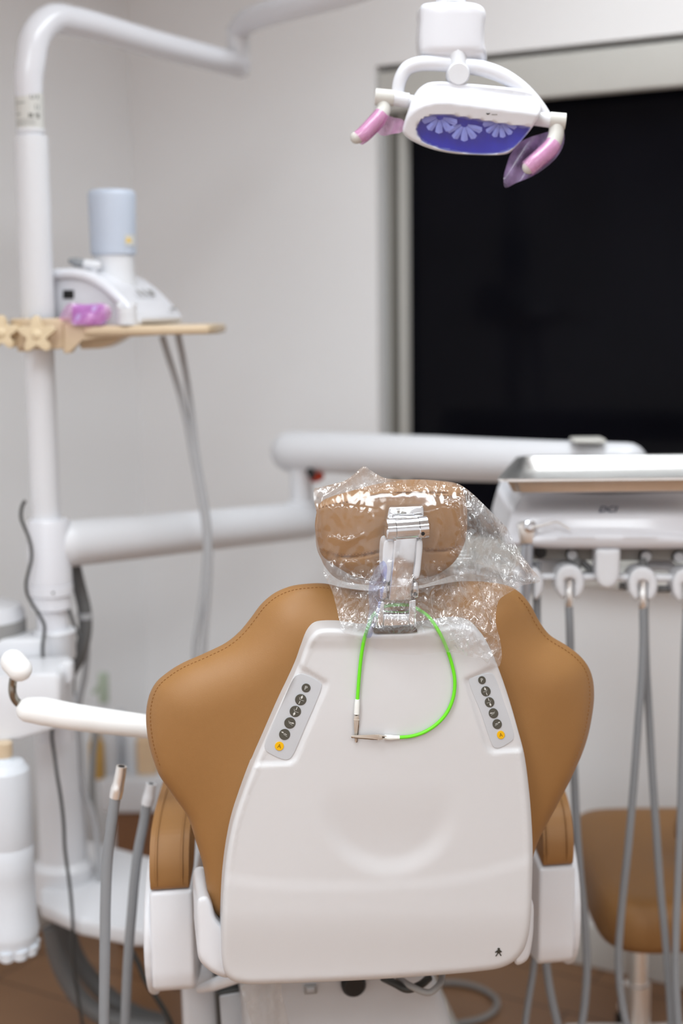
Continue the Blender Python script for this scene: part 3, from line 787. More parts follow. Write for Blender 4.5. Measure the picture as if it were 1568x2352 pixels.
def clip(P0, d, tongue, zb, dz):
    """alligator clip from sleeve end P0 along pixel direction d"""
    d = Vector(d).normalized(); s = Vector((-d.y, d.x)); mb = MB()
    def Q(a, b, h): return CP.P(P0[0] + d.x * a + s.x * b, P0[1] + d.y * a + s.y * b, h)
    L = tongue
    z0 = zb + dz
    top = [(6, -5.2), (9, -6.2), (14, -6), (18, -4.6), (26, -4.6), (29, -4.2), (L - 3, -2.3), (L, -1), (L, 1.6), (L - 3, 2.8), (30, 4.4), (26, 5.6), (22, 4.8), (12, 5.4), (7, 5.2)]
    mb.prism([Q(a, b, z0 + 0.0042 - 0.00002 * a) for a, b in top], -CP.n * 0.0011, NICKEL, 0.0004, 2)
    bot = [(1, -4), (14, -6.6), (30, -6.4), (L, -3.4), (L + 1, -0.5), (30, 2.5), (14, 3), (1, 3)]
    mb.prism([Q(a, b, z0 + 0.0012) for a, b in bot], -CP.n * 0.001, DARKST, 0.0003, 2)
    mb.tube([Q(15, -6, z0 + 0.0028), Q(15, 6, z0 + 0.0028)], 0.0013, NICKEL, seg=8, sub=1)
    mb.tube([Q(-3, -2.6, z0 + 0.002), Q(9, -3.6, z0 + 0.002)], 0.0007, NICKEL, seg=6, sub=1); mb.tube([Q(-3, 2.6, z0 + 0.002), Q(9, 3.2, z0 + 0.002)], 0.0007, NICKEL, seg=6, sub=1)
    build('clip', mb, bibr, label='metal alligator clip', angle=30)
zsh = float(zshell(np.array([820.0]), np.array([1690.0]))[0]) + 0.001
clip((818.5, 1638), (-0.02, 1), 67, zsh, 0.0)
clip((884, 1693.5), (-1, -0.02), 77, zsh, 0.0046)

# ================================================================== clear plastic bag over the headrest
BAG = [(722, 1122), (735, 1119), (770, 1110), (790, 1105), (812, 1090), (836, 1071), (852, 1081), (880, 1097), (915, 1101), (960, 1101), (1010, 1104), (1050, 1111), (1078, 1128), (1110, 1158), (1140, 1188), (1165, 1215), (1180, 1245), (1198, 1275), (1220, 1305), (1241, 1334),
       (1200, 1345), (1168, 1362), (1146, 1378), (1139, 1405), (1138, 1430), (1147, 1465), (1152, 1500), (1150, 1520), (1143, 1533), (1122, 1526), (1104, 1512), (1075, 1508), (1050, 1500), (1010, 1498), (960, 1504), (900, 1500), (850, 1484), (815, 1464), (786, 1451), (779, 1425), (770, 1385), (760, 1352), (745, 1322), (738, 1285), (728, 1262), (724, 1215), (727, 1180), (721, 1150)]
FOLDS = [((1057, 1125), (1078, 1240), (1092, 1330), (1128, 1440), .006, 6), ((1090, 1190), (1125, 1330), (1146, 1440), .005, 5), ((1070, 1120), (1130, 1215), (1215, 1320), .005, 6), ((1150, 1205), (1112, 1290), (1090, 1360), .005, 6),
         ((1075, 1160), (1110, 1240), (1165, 1350), .004, 5), ((868, 1330), (835, 1385), (795, 1440), .004, 4), ((892, 1320), (850, 1390), (822, 1452), .004, 4), ((760, 1300), (800, 1360), (790, 1410), .004, 7),
         ((962, 1375), (1040, 1410), (1140, 1468), .005, 5), ((975, 1395), (1050, 1450), (1110, 1512), .005, 5), ((838, 1074), (800, 1105), (745, 1140), .005, 6), ((842, 1078), (868, 1108), (905, 1125), .004, 5), ((1022, 1125), (1060, 1210), (1085, 1300), .004, 5),
         ((985, 1130), (1015, 1190), (1000, 1260), .003, 6), ((740, 1140), (735, 1200), (742, 1262), .004, 8), ((760, 1235), (795, 1243), (835, 1228), .003, 6), ((1060, 1360), (1100, 1400), (1130, 1395), .005, 8), ((1010, 1310), (1050, 1335), (1060, 1390), .005, 8),
         ((905, 1245), (918, 1330), (912, 1440), .0025, 5), ((1000, 1330), (985, 1370), (1010, 1395), .004, 6), ((1138, 1440), (1120, 1480), (1142, 1530), .004, 6), ((1030, 1450), (1060, 1490), (1100, 1470), .004, 6), ((745, 1325), (790, 1345), (850, 1340), .003, 6)]
def zbag(x, y, d):
    base = 0.016 + 0.0 * x
    base = base + 0.030 * np.exp(-((x - 926) / 75.0) ** 2) * sstep(1135, 1190, y) * sstep(1500, 1420, y)
    base = base + 0.026 * sstep(1395, 1450, y) + 0.006 * sstep(1120, 1330, y)
    base = base - 0.022 * sstep(1170, 1110, y)
    base = base + 0.010 * np.sin((x - 1080) / 28.0 + y / 60.0) * sstep(1060, 1110, x) * sstep(1400, 1340, y)
    for f in FOLDS:
        *P, A, wd = f
        L = [(p.x, p.y) for p in cr_spline([Vector((a, b, 0)) for a, b in P], False, 4)]
        q = ldist(x, y, L); base = base + A * np.exp(-np.abs(q) / wd)
    out = np.empty_like(x)
    for i in range(len(x)):
        p = Vector((x[i] / 34.0, y[i] / 46.0, 1.7))
        q = p + 0.5 * Vector((noise.noise(p * 0.7), noise.noise(p * 0.7 + Vector((5, 1, 2))), 0))
        v = noise.voronoi(q, distance_metric='DISTANCE', exponent=2)[0]
        r1 = 1 - abs(noise.noise(Vector((x[i] / 26.0, y[i] / 40.0, 7.3)))) * 2
        r2 = 1 - abs(noise.noise(Vector((x[i] / 10.0, y[i] / 13.0, 2.1)))) * 2
        calm = 0.3 if y[i] < 1290 and x[i] < 1060 else 1.0
        if y[i] > 1440 and x[i] < 1030: calm = 0.35
        out[i] = ((v[1] - v[0]) * -0.007 + r1 * 0.004 + r2 * 0.0013 * (calm ** 2)) * calm
    k = sstep(0, 10, d)
    return base + out * (0.35 + 0.65 * k)
mb = MB()
bgx, bgy, _z = puff(mb, CLEARF, CP, BAG, off=0.0, R=0, rd=0, zf=zbag, step=3.6, bstep=3.6, back=False)
smi = mb.mid(CLEARP)
for i_, f_ in enumerate(mb.f):
    cx_, cy_ = float(np.mean(bgx[f_])), float(np.mean(bgy[f_]))
    cl = 40 * noise.noise(Vector((cx_ / 40.0, cy_ / 40.0, 3.0)))
    if (cy_ + cl < 1325 and cx_ + cl < 1045 and cy_ > 1125 + cl * 0.4) or (cy_ > 1455 and cx_ < 1010 + cl): mb.mi[i_] = smi
bg = build('headrest_bag', mb, None, 'clear crinkled plastic bag pulled over the tan headrest', 'plastic bag', angle=180, recalc=False)
BAGB = [p for p in BAG[:20]] + [(1200, 1338), (1150, 1330), (1060, 1318), (960, 1345), (860, 1345), (775, 1330), (745, 1300), (738, 1285), (728, 1262), (724, 1215), (727, 1180), (721, 1150)]
def zbagb(x, y, d):
    e = -0.095 * np.sqrt(np.clip(d / 40.0, 0, 1)) * np.where(x > 1085, np.clip(1 - (x - 1085) / 120.0, 0.25, 1), 1)
    return zbag(x, y, d) * (1 - sstep(0, 30, d)) + e
mb = MB(); puff(mb, CLEARP, CP, BAGB, off=-0.001, R=0, rd=0, zf=zbagb, step=9, bstep=6, back=False)
build('bag_front', mb, bg, angle=180, recalc=False)
BLUET = film('blue_tint', (0.66, 0.72, 0.98), (0.5, 0.56, 0.95), 0.16, 0.08, 1.0)
mb = MB(); puff(mb, BLUET, CP, [(880, 1288), (888, 1300), (886, 1330), (880, 1360), (872, 1400), (862, 1430), (850, 1465), (838, 1462), (842, 1430), (848, 1395), (846, 1360), (852, 1325)], off=-0.003, R=0, rd=0, zf=zbag, step=6, bstep=5, back=False)
build('blue_streak', mb, bg, label='bluish see-through streak on the bag', angle=180, recalc=False)  # see-through blue tint following a narrow streak of the bag surface
# clear sheet hanging under the shell
SP = PL(at(600, 2300, 1.99), 8.5, 0)
mb = MB(); puff(mb, CLEARS, SP, [(552, 2250), (600, 2250), (640, 2250), (648, 2290), (662, 2345), (668, 2400), (600, 2400), (574, 2340), (560, 2295)], R=0, step=8, zf=lambda x, y, d: 0.006 * np.sin(x / 11.0 + y / 60.0) + 0.004 * np.sin(x / 5.0 - y / 80.0), back=False)
build('plastic_sheet', mb, None, 'loose clear plastic sheet hanging below the white back shell', 'plastic sheet', angle=180, recalc=False)
# ================================================================== left: light post with arms
PY = 2.60
px_ = at(86, 700, PY)
def zY(y, Y, x=86): return at(x, y, Y).z
def PV(y, Y=PY): return Vector((px_.x, PY, at(86, y, PY).z))
post = empty('light_post', (px_.x, PY, 0), 'tall white vertical post with bent lamp arm at the left', 'equipment post')
K = PY / F * 1.01
mb = MB()
mb.lathe(PV(1200), UZ, [(0.0268, 0), (0.0268, (PV(790) - PV(1200)).z), (0.0300, (PV(770) - PV(1200)).z), (0.0306, (PV(322) - PV(1200)).z), (0.0296, (PV(313) - PV(1200)).z), (0.024, (PV(312) - PV(1200)).z)], WHITE, 40)
build('pole', mb, post)
mb = MB(); mb.lathe(PV(311), UZ, [(0.022, 0), (0.0245, 0.002), (0.0262, 0.005), (0.0262, 0.009), (0.0240, 0.012), (0.0235, 0.014)], WHITE, 36); build('collar', mb, post)
mb = MB()
bend = [PV(303), PV(240), PV(185)]
e_ = at(548, 150, 3.08); zt = e_.z
A0 = Vector((px_.x, PY, zt + 0.016)); dirh = Vector((e_.x - px_.x, e_.y - PY, 0)).normalized()
bend += [Vector((px_.x, PY, zt - 0.075)) + dirh * 0.005, Vector((px_.x, PY, zt - 0.022)) + dirh * 0.022, Vector((px_.x, PY, zt + 0.010)) + dirh * 0.060, Vector((px_.x, PY, zt + 0.016)) + dirh * 0.115, A0.lerp(e_, 0.55), e_]
mb.tube(bend, [0.0245, 0.0245, 0.0255, 0.0268, 0.0272, 0.0272, 0.0268, 0.026, 0.0255], WHITE2, seg=28, sub=8, round_caps=True)
build('bent_tube', mb, post, angle=60)
mb = MB(); mb.lathe(PV(301), UZ, [(0.0249, 0), (0.0249, (PV(216) - PV(301)).z)], LABELM, 40)
lab = build('sticker', mb, post, label='grey printed rating sticker round the tube')
mb = MB()
def onpole(x, y, r=0.0251):
    zz = PV(y).z; u = (x - 79.5) / 31.5; u = max(-0.98, min(0.98, u)); a = math.asin(u)
    return Vector((px_.x + r * math.sin(a), PY - r * math.cos(a), zz))
def pm(x0, y0, x1, y1, m=LABINK):
    n = max(1, int(abs(x1 - x0) / 4)); 
    for i in range(n):
        a, b = x0 + (x1 - x0) * i / n, x0 + (x1 - x0) * (i + 1) / n
        mb.add([onpole(a, y0), onpole(b, y0), onpole(b, y1), onpole(a, y1)], [[0, 1, 2, 3]], m)
for y, x in ((223, 56), (230, 55), (248, 55), (256, 51), (264, 65)): pm(50, y, x, y + 2.5)
for k in range(8): pm(48 + k * 3.6, 238, 50.4 + k * 3.6, 241)
for x0, y0, x1, y1 in ((88, 221, 90, 229), (88, 229, 96, 231), (95, 221, 97, 229), (101, 222, 104, 230), (97, 244, 98.5, 255), (97, 244, 104, 245.5), (103, 244, 104.5, 255), (97, 254, 104, 255.5), (83, 264, 85, 274), (86, 264, 88, 274), (89.5, 264, 92, 274), (97, 264, 105, 266.5), (97, 268, 105, 270), (99, 272, 105, 275)): pm(x0, y0, x1, y1, INK if y0 > 260 else LABINK)
for y in (278, 282, 286, 290): pm(48, y, 97, y + 0.9)
LOC[lab] = LOC[post]; build('print', mb, lab, flat=True, recalc=False)
# second arm: knuckle and sprung arm up to the lamp
kx = e_ + Vector((0, 0, -0.02))
LY = 2.15
ltop = at(1042, -230, LY)
mb = MB()
k2 = Vector((e_.x, e_.y, at(550, 72, e_.y).z))
mb.lathe(e_ + Vector((0, 0, -0.022)), UZ, [(0.018, 0), (0.0235, 0.006), (0.0235, 0.05), (0.0225, 0.051), (0.0235, 0.052), (0.0235, (k2 - e_).z + 0.022)], WHITE, 28)
build('arm_knuckle', mb, post)
mb = MB()
mid = at(860, -42, 2.62)
mb.tube([k2, k2 + (mid - k2) * 0.06 + Vector((0, 0, 0.012)), mid, at(985, -150, 2.36), Vector((ltop.x, ltop.y, ltop.z + 0.02))], [0.0235, 0.025, 0.0255, 0.026, 0.026], WHITE2, seg=24, sub=8, round_caps=True)
build('sprung_arm', mb, post, angle=60)
# lower housing of the post, down to the floor unit
mb = MB()
def LZ(y): return (PV(y) - PV(1700)).z
pc = PV(1700) + Vector((0.004, 0, 0))
mb.lathe(pc, UZ, [(0.032, LZ(1700)), (0.032, LZ(1525)), (0.0285, LZ(1520)), (0.0285, LZ(1402)), (0.037, LZ(1396)), (0.0365, LZ(1368)), (0.041, LZ(1364)), (0.041, LZ(1342)), (0.0385, LZ(1340.5)), (0.040, LZ(1338)), (0.040, LZ(1200)), (0.037, LZ(1192)), (0.027, LZ(1190))], WHITE2, 44)
hs = build('swivel_housing', mb, post, angle=30)
mb = MB(); c = Vector((pc.x + 0.012, PY - 0.0395, PV(1353).z)); mb.lathe(c, (0, -1, 0), [(0.0022, 0), (0.0022, 0.001)], INK, 12); LOC[hs] = LOC[post]; build('screw', mb, hs)
mb = MB(); zc0, zc1 = PV(1512).z, PV(1455).z
mb.abox(pc.x - 0.16, pc.x + 0.0, PY - 0.046, PY + 0.04, zc0, zc1, WHITE, 0.008)
mb.lathe(Vector((pc.x + 0.004, PY, zc0)), UZ, [(0.036, 0), (0.038, 0.004), (0.038, zc1 - zc0), (0.040, zc1 - zc0 + 0.004), (0.037, zc1 - zc0 + 0.008)], WHITE, 36)
build('bracket', mb, post)
mb = MB(); LYc = 2.72
bx0 = at(82, 1800, LYc).x; bx1 = at(196, 1800, LYc).x
zf0 = at(140, 2062, LYc).z
mb.lathe(Vector(((bx0 + bx1) / 2, LYc, zf0)), UZ, [(0.06, 0), (0.06, at(140, 1985, LYc).z - zf0), (0.047, at(140, 1970, LYc).z - zf0), (0.047, at(140, 1600, LYc).z - zf0)], WHITE, 32, ex=1.0)
build('lower_column', mb, post)
mb = MB(); P0 = [at(92, 2072, 2.60), at(92, 2066, 2.95), at(185, 2040, 2.95), at(470, 2098, 2.75), at(480, 2150, 2.45), at(300, 2140, 2.48), at(180, 2110, 2.52)]
zp = at(92, 2072, 2.60).z
mb.prism([Vector((p.x, p.y, zp)) for p in P0], (0, 0, -0.035), WHITE, 0.012); build('base_arm', mb, post, label='white base arm reaching towards the chair')

# ------------------------------------------------------------------ side unit: box, cuspidor, bottle
UY = 2.42
mb = MB()
b0, b1 = at(-150, 1700, UY), at(139, 1545, UY)
mb.prism([at(-150, 1700, UY), at(-5, 1704, UY), at(40, 1701, UY), at(137, 1672, UY), at(139, 1560, UY), at(128, 1546, UY), at(40, 1551, UY), at(-150, 1560, UY)], (0.0, 0.13, 0.0), WHITE, 0.006)
ub = build('assistant_console', mb, None, 'white console box behind the white grip at the left edge', 'console')
mb = MB(); mb.tube([at(128, 1600, UY + .06), at(140, 1590, UY + .06)], 0.012, WHITE, seg=12, sub=1)
mb.prism([at(x, y, UY + 0.05) for x, y in ((133, 1528), (148, 1518), (164, 1526), (165, 1566), (158, 1574), (136, 1572))], (0, 0.03, 0), WHITE, 0.004); 
build('holder', mb, ub, label='small white holder on its side')
mb = MB(); mb.prism([at(x, y, UY + 0.06) for x, y in ((134, 1574), (152, 1570), (146, 1584), (137, 1582))], (0, 0.015, 0), GREYP, 0.002); build('switch', mb, ub, label='grey lever under the holder')
# cuspidor
mb = MB(); CYp = 2.62
cc = at(-42, 1405, CYp); zz = at(-42, 1500, CYp).z
mb.lathe(Vector((cc.x, CYp, zz)), UZ, [(0.03, 0), (0.05, 0.01), (0.072, 0.035), (0.078, 0.04), (0.080, 0.075), (0.072, 0.092), (0.06, 0.094)], WHITE, 36)
cs = build('cuspidor', mb, None, 'white cuspidor rim cut off by the left edge above the console', 'cuspidor')
mb = MB(); mb.lathe(Vector((cc.x, CYp, zz + 0.036)), UZ, [(0.0795, 0), (0.0812, 0.004), (0.0812, 0.026), (0.0795, 0.03)], GREYP, 36); build('band', mb, cs, label='grey band')
mb = MB(); mb.abox(cc.x - 0.05, at(44, 1400, 2.7).x, 2.66, 2.72, at(20, 1440, 2.7).z, at(20, 1398, 2.7).z, WHITE, 0.012); build('rim_arm', mb, cs)
# bottle
BY = 2.40
bc = at(18, 1970, BY); r = 62 * BY / F
zb_, zt_ = at(18, 2185, BY).z, at(18, 1745, BY).z
H = zt_ - zb_
mb = MB()
prof = [(r * 0.75, 0.0), (r * 0.9, 0.002), (r * 0.97, H * 0.05), (r * 1.06, H * 0.09), (r * 1.08, H * 0.12), (r * 1.02, H * 0.17), (r, H * 0.3), (r * 0.99, H * 0.405), (r, H * 0.41), (r, H * 0.56), (r * 0.985, H * 0.565), (r, H * 0.57), (r, H * 0.88), (r * 0.95, H * 0.95), (r * 0.75, H * 0.99), (r * 0.35, H), (r * 0.3, H * 1.03)]
mb.lathe(Vector((bc.x, BY, zb_)), UZ, prof, BOTTLEW, 40)
wb = build('water_bottle', mb, None, 'big milky white bottle hanging under the console at the left edge', 'bottle', angle=25)
mb = MB()
for k in range(10):
    a = 2 * math.pi * k / 10; c = Vector((bc.x + r * 0.8 * math.sin(a), BY - r * 0.8 * math.cos(a), zb_ - 0.004))
    mb.lathe(c, UZ, [(0.006, 0), (0.012, 0.004), (0.014, 0.02)], BOTTLEW, 12)
build('foot_ring', mb, wb)
mb = MB(); mb.lathe(Vector((bc.x, BY, zt_ + 0.006)), UZ, [(r * 0.34, 0), (r * 0.36, 0.004), (r * 0.36, at(18, 1704, BY).z - zt_ - 0.007)], TANPL, 24); build('cap', mb, wb, label='beige screw cap')

# ------------------------------------------------------------------ white foam grip on a bent rod (assistant's arm)
ha = [at(66, 1630, 2.10), at(100, 1634, 2.10), at(160, 1645, 2.10), at(230, 1655, 2.11), at(300, 1664, 2.12), at(380, 1674, 2.13), at(460, 1680, 2.14)]
hg = empty('padded_grip', ha[-1], 'white padded grip arm with bent steel rod left of the chair back', 'grip arm')
mb = MB(); ra = [30, 33.5, 32, 30.5, 29, 27.5, 27]
Q = cr_spline(ha, False, 10); rr = []
for i in range(len(Q)):
    t = i / 10; j = min(int(t), 5); w = t - j; rr.append((ra[j] * (1 - w) + ra[j + 1] * w) * 2.1 / F)
mb.tube(Q, rr, WSOFT, seg=28, sub=1, round_caps=True)
build('padded_sleeve', mb, hg, angle=80)
mb = MB(); mb.tube([at(70, 1630, 2.10), at(52, 1622, 2.10), at(36, 1609, 2.095), at(29, 1592, 2.09), at(29, 1570, 2.09), at(34, 1545, 2.085)], 9.6 * 2.1 / F, DARKST, seg=16, sub=8); build('bent_rod', mb, hg, label='bent steel rod')
mb = MB(); mb.tube([at(30, 1520, 2.085), at(45, 1537, 2.08)], 29.5 * 2.08 / F, WSOFT, seg=28, sub=1, round_caps=True); build('knob', mb, hg, label='white rounded grip knob', angle=80)

# ------------------------------------------------------------------ side tray table, scaler and small things on it
TY = 2.60
tz = at(300, 776, TY).z
tr = empty('side_tray', (px_.x, PY, at(90, 806, PY).z), 'beige tray table clamped to the white post', 'tray table')
mb = MB()
ztop, zbot = at(86, 731, PY).z, at(86, 796, PY).z
mb.lathe(Vector((px_.x, PY, zbot)), UZ, [(0.049, 0), (0.051, 0.003), (0.051, ztop - zbot - 0.003), (0.047, ztop - zbot)], TANPL, 36)
mb.abox(at(58, 760, 2.55).x, at(146, 760, 2.55).x, PY - 0.05, PY + 0.04, zbot - 0.004, ztop, TANPL, 0.004)
mb.abox(at(32, 760, 2.55).x, at(60, 760, 2.55).x, PY - 0.03, PY + 0.03, zbot - 0.008, zbot + 0.004, TANPL, 0.002)
build('clamp', mb, tr)
mb = MB()
TPL = PL(at(300, 760, 2.545), 0, 0)
mb.prism([TPL.P(x, y) for x, y in ((145, 742), (162, 742), (190, 750), (300, 748), (400, 746), (400, 768), (300, 773), (230, 776), (185, 778), (164, 811), (145, 812))], (0, 0.02, 0), TANPL, 0.003)
mb.prism([TPL.P(x, y) + Vector((0, 0.05, 0)) for x, y in ((170, 776), (276, 772), (250, 790), (222, 802), (170, 804))], (0, 0.12, 0), TANPL, 0.006)
build('arm_bracket', mb, tr)
mb = MB()
ztp = at(300, 749, 2.545).z; zbt = at(300, 771, 2.545).z
ca, cb = at(190, 760, 2.53), at(498, 752, 2.60)
poly = [(ca.x, 2.535), (at(380, 760, 2.53).x, 2.525), (at(482, 755, 2.56).x, 2.545), (cb.x, 2.60), (cb.x + 0.002, 2.78), (cb.x - 0.02, 2.84), (ca.x + 0.02, 2.84), (ca.x, 2.82)]
mb.prism([Vector((x, y, zbt + 0.001)) for x, y in poly], (0, 0, ztp - zbt), TANPL, 0.006)
build('tray_plate', mb, tr)
TTOP = ztp + 0.0015
def star(c, R, ax_tilt):
    mb = MB(); pts = []
    for k in range(50):
        t = 2 * math.pi * k / 50 + ax_tilt; rr = R * (0.74 + 0.26 * math.cos(5 * t)); pts.append((rr * math.sin(t), rr * math.cos(t)))
    mb.prism([Vector((c.x + a, c.y, c.z + b)) for a, b in pts], (0, 0.022, 0), TANPD, 0.006, 4)
    mb.lathe(Vector((c.x, c.y + 0.02, c.z)), (0, 1, 0), [(0.012, 0), (0.010, 0.03)], TANPD, 16)
    mb.lathe(Vector((c.x, c.y - 0.004, c.z)), (0, 1, 0), [(0.002, 0), (0.008, 0.002), (0.012, 0.006)], TANPD, 16)
    return mb
build('star_knob', star(at(83, 769, 2.515), 0.034, 0.15), tr, label='beige star knob facing the front', angle=60)
build('star_knob', star(at(2, 765, 2.54), 0.032, 0.6), tr, label='beige star knob cut by the left edge', angle=60)
mb = MB(); mb.tube([at(2, 765, 2.55), at(40, 765, 2.57)], 0.009, TANPL, sub=1); build('clamp_screw', mb, tr)

# scaler: near side in a turned plane
ev = (at(422, 738, 2.745) - at(330, 742, 2.59)); ev.z = 0; wS = min(ev.length, 0.185); ev.normalize()
yaw = math.degrees(math.atan2(-ev.x, ev.y)); SPn = PL(at(250, 690, 2.598), yaw, 0)
def sc_side(P, off=0.0): return [SPn.P(x, y, off) for x, y in P]
BODY = [(118, 745), (118, 622), (150, 618), (190, 620), (222, 632), (250, 650), (275, 672), (298, 696), (316, 716), (326, 732), (322, 741), (300, 745)]
zmin = TTOP
scl = empty('ultrasonic_scaler', SPn.P(250, 745, -0.09).xy.to_3d() + UZ * TTOP, 'white ultrasonic scaler with upside down water bottle on the beige tray', 'scaler')
bp = cr_spline([p for p in sc_side(BODY)], True, 4)
for p in bp: p.z = max(p.z, zmin)
mb = MB(); mb.prism(bp, ev * wS, WHITE2, 0.012, 5); body = build('body', mb, scl, angle=50)
LOC[body] = LOC[scl]
# raised arched rim on the near edge
mb = MB(); mb.tube(sc_side([(112, 633), (150, 629), (186, 631), (216, 642), (244, 660), (268, 682), (290, 705), (308, 726), (314, 738)], 0.002), 0.010, WHITE2, seg=14, sub=6, round_caps=True); build('side_rim', mb, body, angle=60)
mb = MB(); mb.prism(sc_side([(144, 666), (168, 666), (168, 686), (144, 686)], 0.003), -SPn.n * 0.006, BLACK, 0.001); build('switch', mb, body, label='black rocker switch')
# buttons and faint print on the sloping front
def slope(t, w):      # t along the arched profile from 250,650 to 316,716 ; w across the body 0..1
    i = SPn.P(250 + (318 - 250) * t, 650 + (718 - 650) * t); return i + ev * wS * w
nS = (slope(1, 0) - slope(0, 0)).cross(ev).normalized()
if nS.z < 0: nS = -nS
sd_ = (slope(1, 0) - slope(0, 0)).normalized()
mb = MB()
for w in (0.35, 0.48, 0.62, 0.68): mb.box(slope(0.42, w) + nS * 0.0085, sd_ * 0.007, ev * 0.003, nS * 0.0012, GREYP, 0.0006)
build('buttons', mb, body, label='row of grey marks on the sloping front')
mb = MB()
for w in (0.78, 0.84, 0.9): mb.box(slope(0.95, w) + nS * 0.007, sd_ * 0.0025, ev * 0.003, nS * 0.0008, GREYP)
build('print', mb, body, label='tiny faint mark')
# neck and bottle
SBY = 2.69
bc = at(260, 560, SBY); rB = 52.5 * SBY / F
zn, zb2, zt2 = at(260, 660, SBY).z, at(260, 588, SBY).z, at(259, 437, SBY).z
mb = MB(); mb.lathe(Vector((bc.x, SBY, zn)), UZ, [(rB * 1.0, 0), (rB * 0.90, (zb2 - zn) * 0.35), (rB * 0.87, (zb2 - zn) * 0.55), (rB * 0.87, zb2 - zn + 0.004)], WHITE, 36); build('bottle_socket', mb, scl)
mb = MB(); hB = zt2 - zb2
mb.lathe(Vector((bc.x, SBY, zb2)), UZ, [(rB * 0.86, 0), (rB * 0.97, 0.003), (rB * 0.985, 0.008), (rB, hB * 0.5), (rB * 1.03, hB - 0.012), (rB * 1.0, hB - 0.004), (rB * 0.9, hB), (rB * 0.4, hB + 0.002)], BOTTLE, 40)
wbt = build('bottle', mb, scl, label='milky upside down water bottle', angle=40)
LOC[wbt] = LOC[scl]
mb = MB()
def onb(x, y, e=0.0006):
    u = max(-0.97, min(0.97, (x - 260) / 52.5)); a = math.asin(u); return Vector((bc.x + (rB + e) * math.sin(a), SBY - (rB + e) * math.cos(a), at(260, y, SBY).z))
n = 6
for i in range(n):
    a, b = 292 + 19 * i / n, 292 + 19 * (i + 1) / n
    mb.add([onb(a, 541), onb(b, 541), onb(b, 566), onb(a, 566)], [[0, 1, 2, 3]], LABELM)
mb.add([onb(299, 546, 0.0011), onb(305, 558, 0.0011), onb(299, 558, 0.0011), onb(293.5, 558, 0.0011)], [[0, 1, 2], [0, 2, 3]], YELLOW)
build('warning_label', mb, wbt, label='small label with a yellow warning triangle', flat=True, recalc=False)
mb = MB(); hY = 2.64
h0 = at(163, 601, hY); 
mb.tube([at(163, 600, hY), at(172, 602, hY), at(190, 605, hY)], [0.0055, 0.0085, 0.0082], GREYH, seg=16, sub=4, round_caps=True)
mb.tube([at(189, 605, hY), at(200, 607, hY), at(222, 610, hY)], [0.0075, 0.009, 0.009], WHITE, seg=16, sub=4, round_caps=True)
mb.tube([at(214, 608, hY), at(217, 632, hY)], 0.006, WHITE, seg=10, sub=1)
build('handpiece', mb, scl, label='grey tipped handpiece lying on the body')
for nm, P in (('far', [(372, 772), (385, 815), (404, 875), (425, 955), (443, 1050), (458, 1130), (470, 1200), (473, 1270), (468, 1340), (457, 1420), (448, 1480), (446, 1560)]), ('near', [(408, 768), (418, 815), (428, 870), (440, 950), (452, 1050), (466, 1130), (477, 1200), (481, 1270), (478, 1350), (472, 1430), (468, 1500), (470, 1580)])):
    mb = MB(); mb.tube([at(x, y, 2.70) for x, y in P], 0.0064, GREYL, seg=12, sub=6); build('hose', mb, scl, label='thin pale grey hose hanging below the tray', angle=80)
# wrapped box on the tray and a small white pot
wy = 2.545
mb = MB(); w0 = at(168, 745, wy); w1 = at(240, 700, wy)
mb.box(Vector(((w0.x + w1.x) / 2, wy + 0.004, TTOP + 0.019)), Vector(((w1.x - w0.x) / 2, 0, 0)), (0, 0.016, 0), (0, 0, 0.0185), mat('lilac_box', (196, 166, 222), 0.5, var=0.1, vscale=60), 0.004)
wbx = build('wrapped_box', mb, None, 'small lilac box wrapped in pink film on the tray', 'box')
mb = MB(); WPL = PL(at(190, 720, wy - 0.016), 0, 0)
puff(mb, PINKF, WPL, [(136, 733), (150, 704), (158, 697), (200, 699), (238, 697), (252, 706), (256, 718), (250, 734), (238, 738), (230, 745), (170, 745), (150, 738)], R=0, step=5, zf=lambda x, y, d: 0.003 * np.sin(x / 6.0) + 0.003 * np.sin(y / 7.0 + x / 13), back=False)
build('film_wrap', mb, wbx, label='crinkled pink film', recalc=False, angle=180)
mb = MB(); pc2 = at(291, 740, 2.54)
R3 = 22.5 * 2.54 / F
mb.lathe(Vector((pc2.x, 2.545, TTOP + 0.0005)), UZ, [(R3, 0), (R3, 0.014), (R3 * 0.97, 0.0145), (R3 * 0.97, 0.016), (R3, 0.0165), (R3 * 0.98, 0.030), (R3 * 0.8, 0.031)], WHITE, 24)
wp = build('small_pot', mb, None, 'small white pot beside the pink wrapped box on the tray', 'pot')
mb = MB()
for s in (-1, 1): mb.box(Vector((pc2.x + s * R3 * 0.66, 2.545, TTOP + 0.034)), (R3 * 0.28, 0, 0), (0, R3 * 0.6, 0), (0, 0, 0.006), WHITE, 0.002)
build('lid_tab', mb, wp)

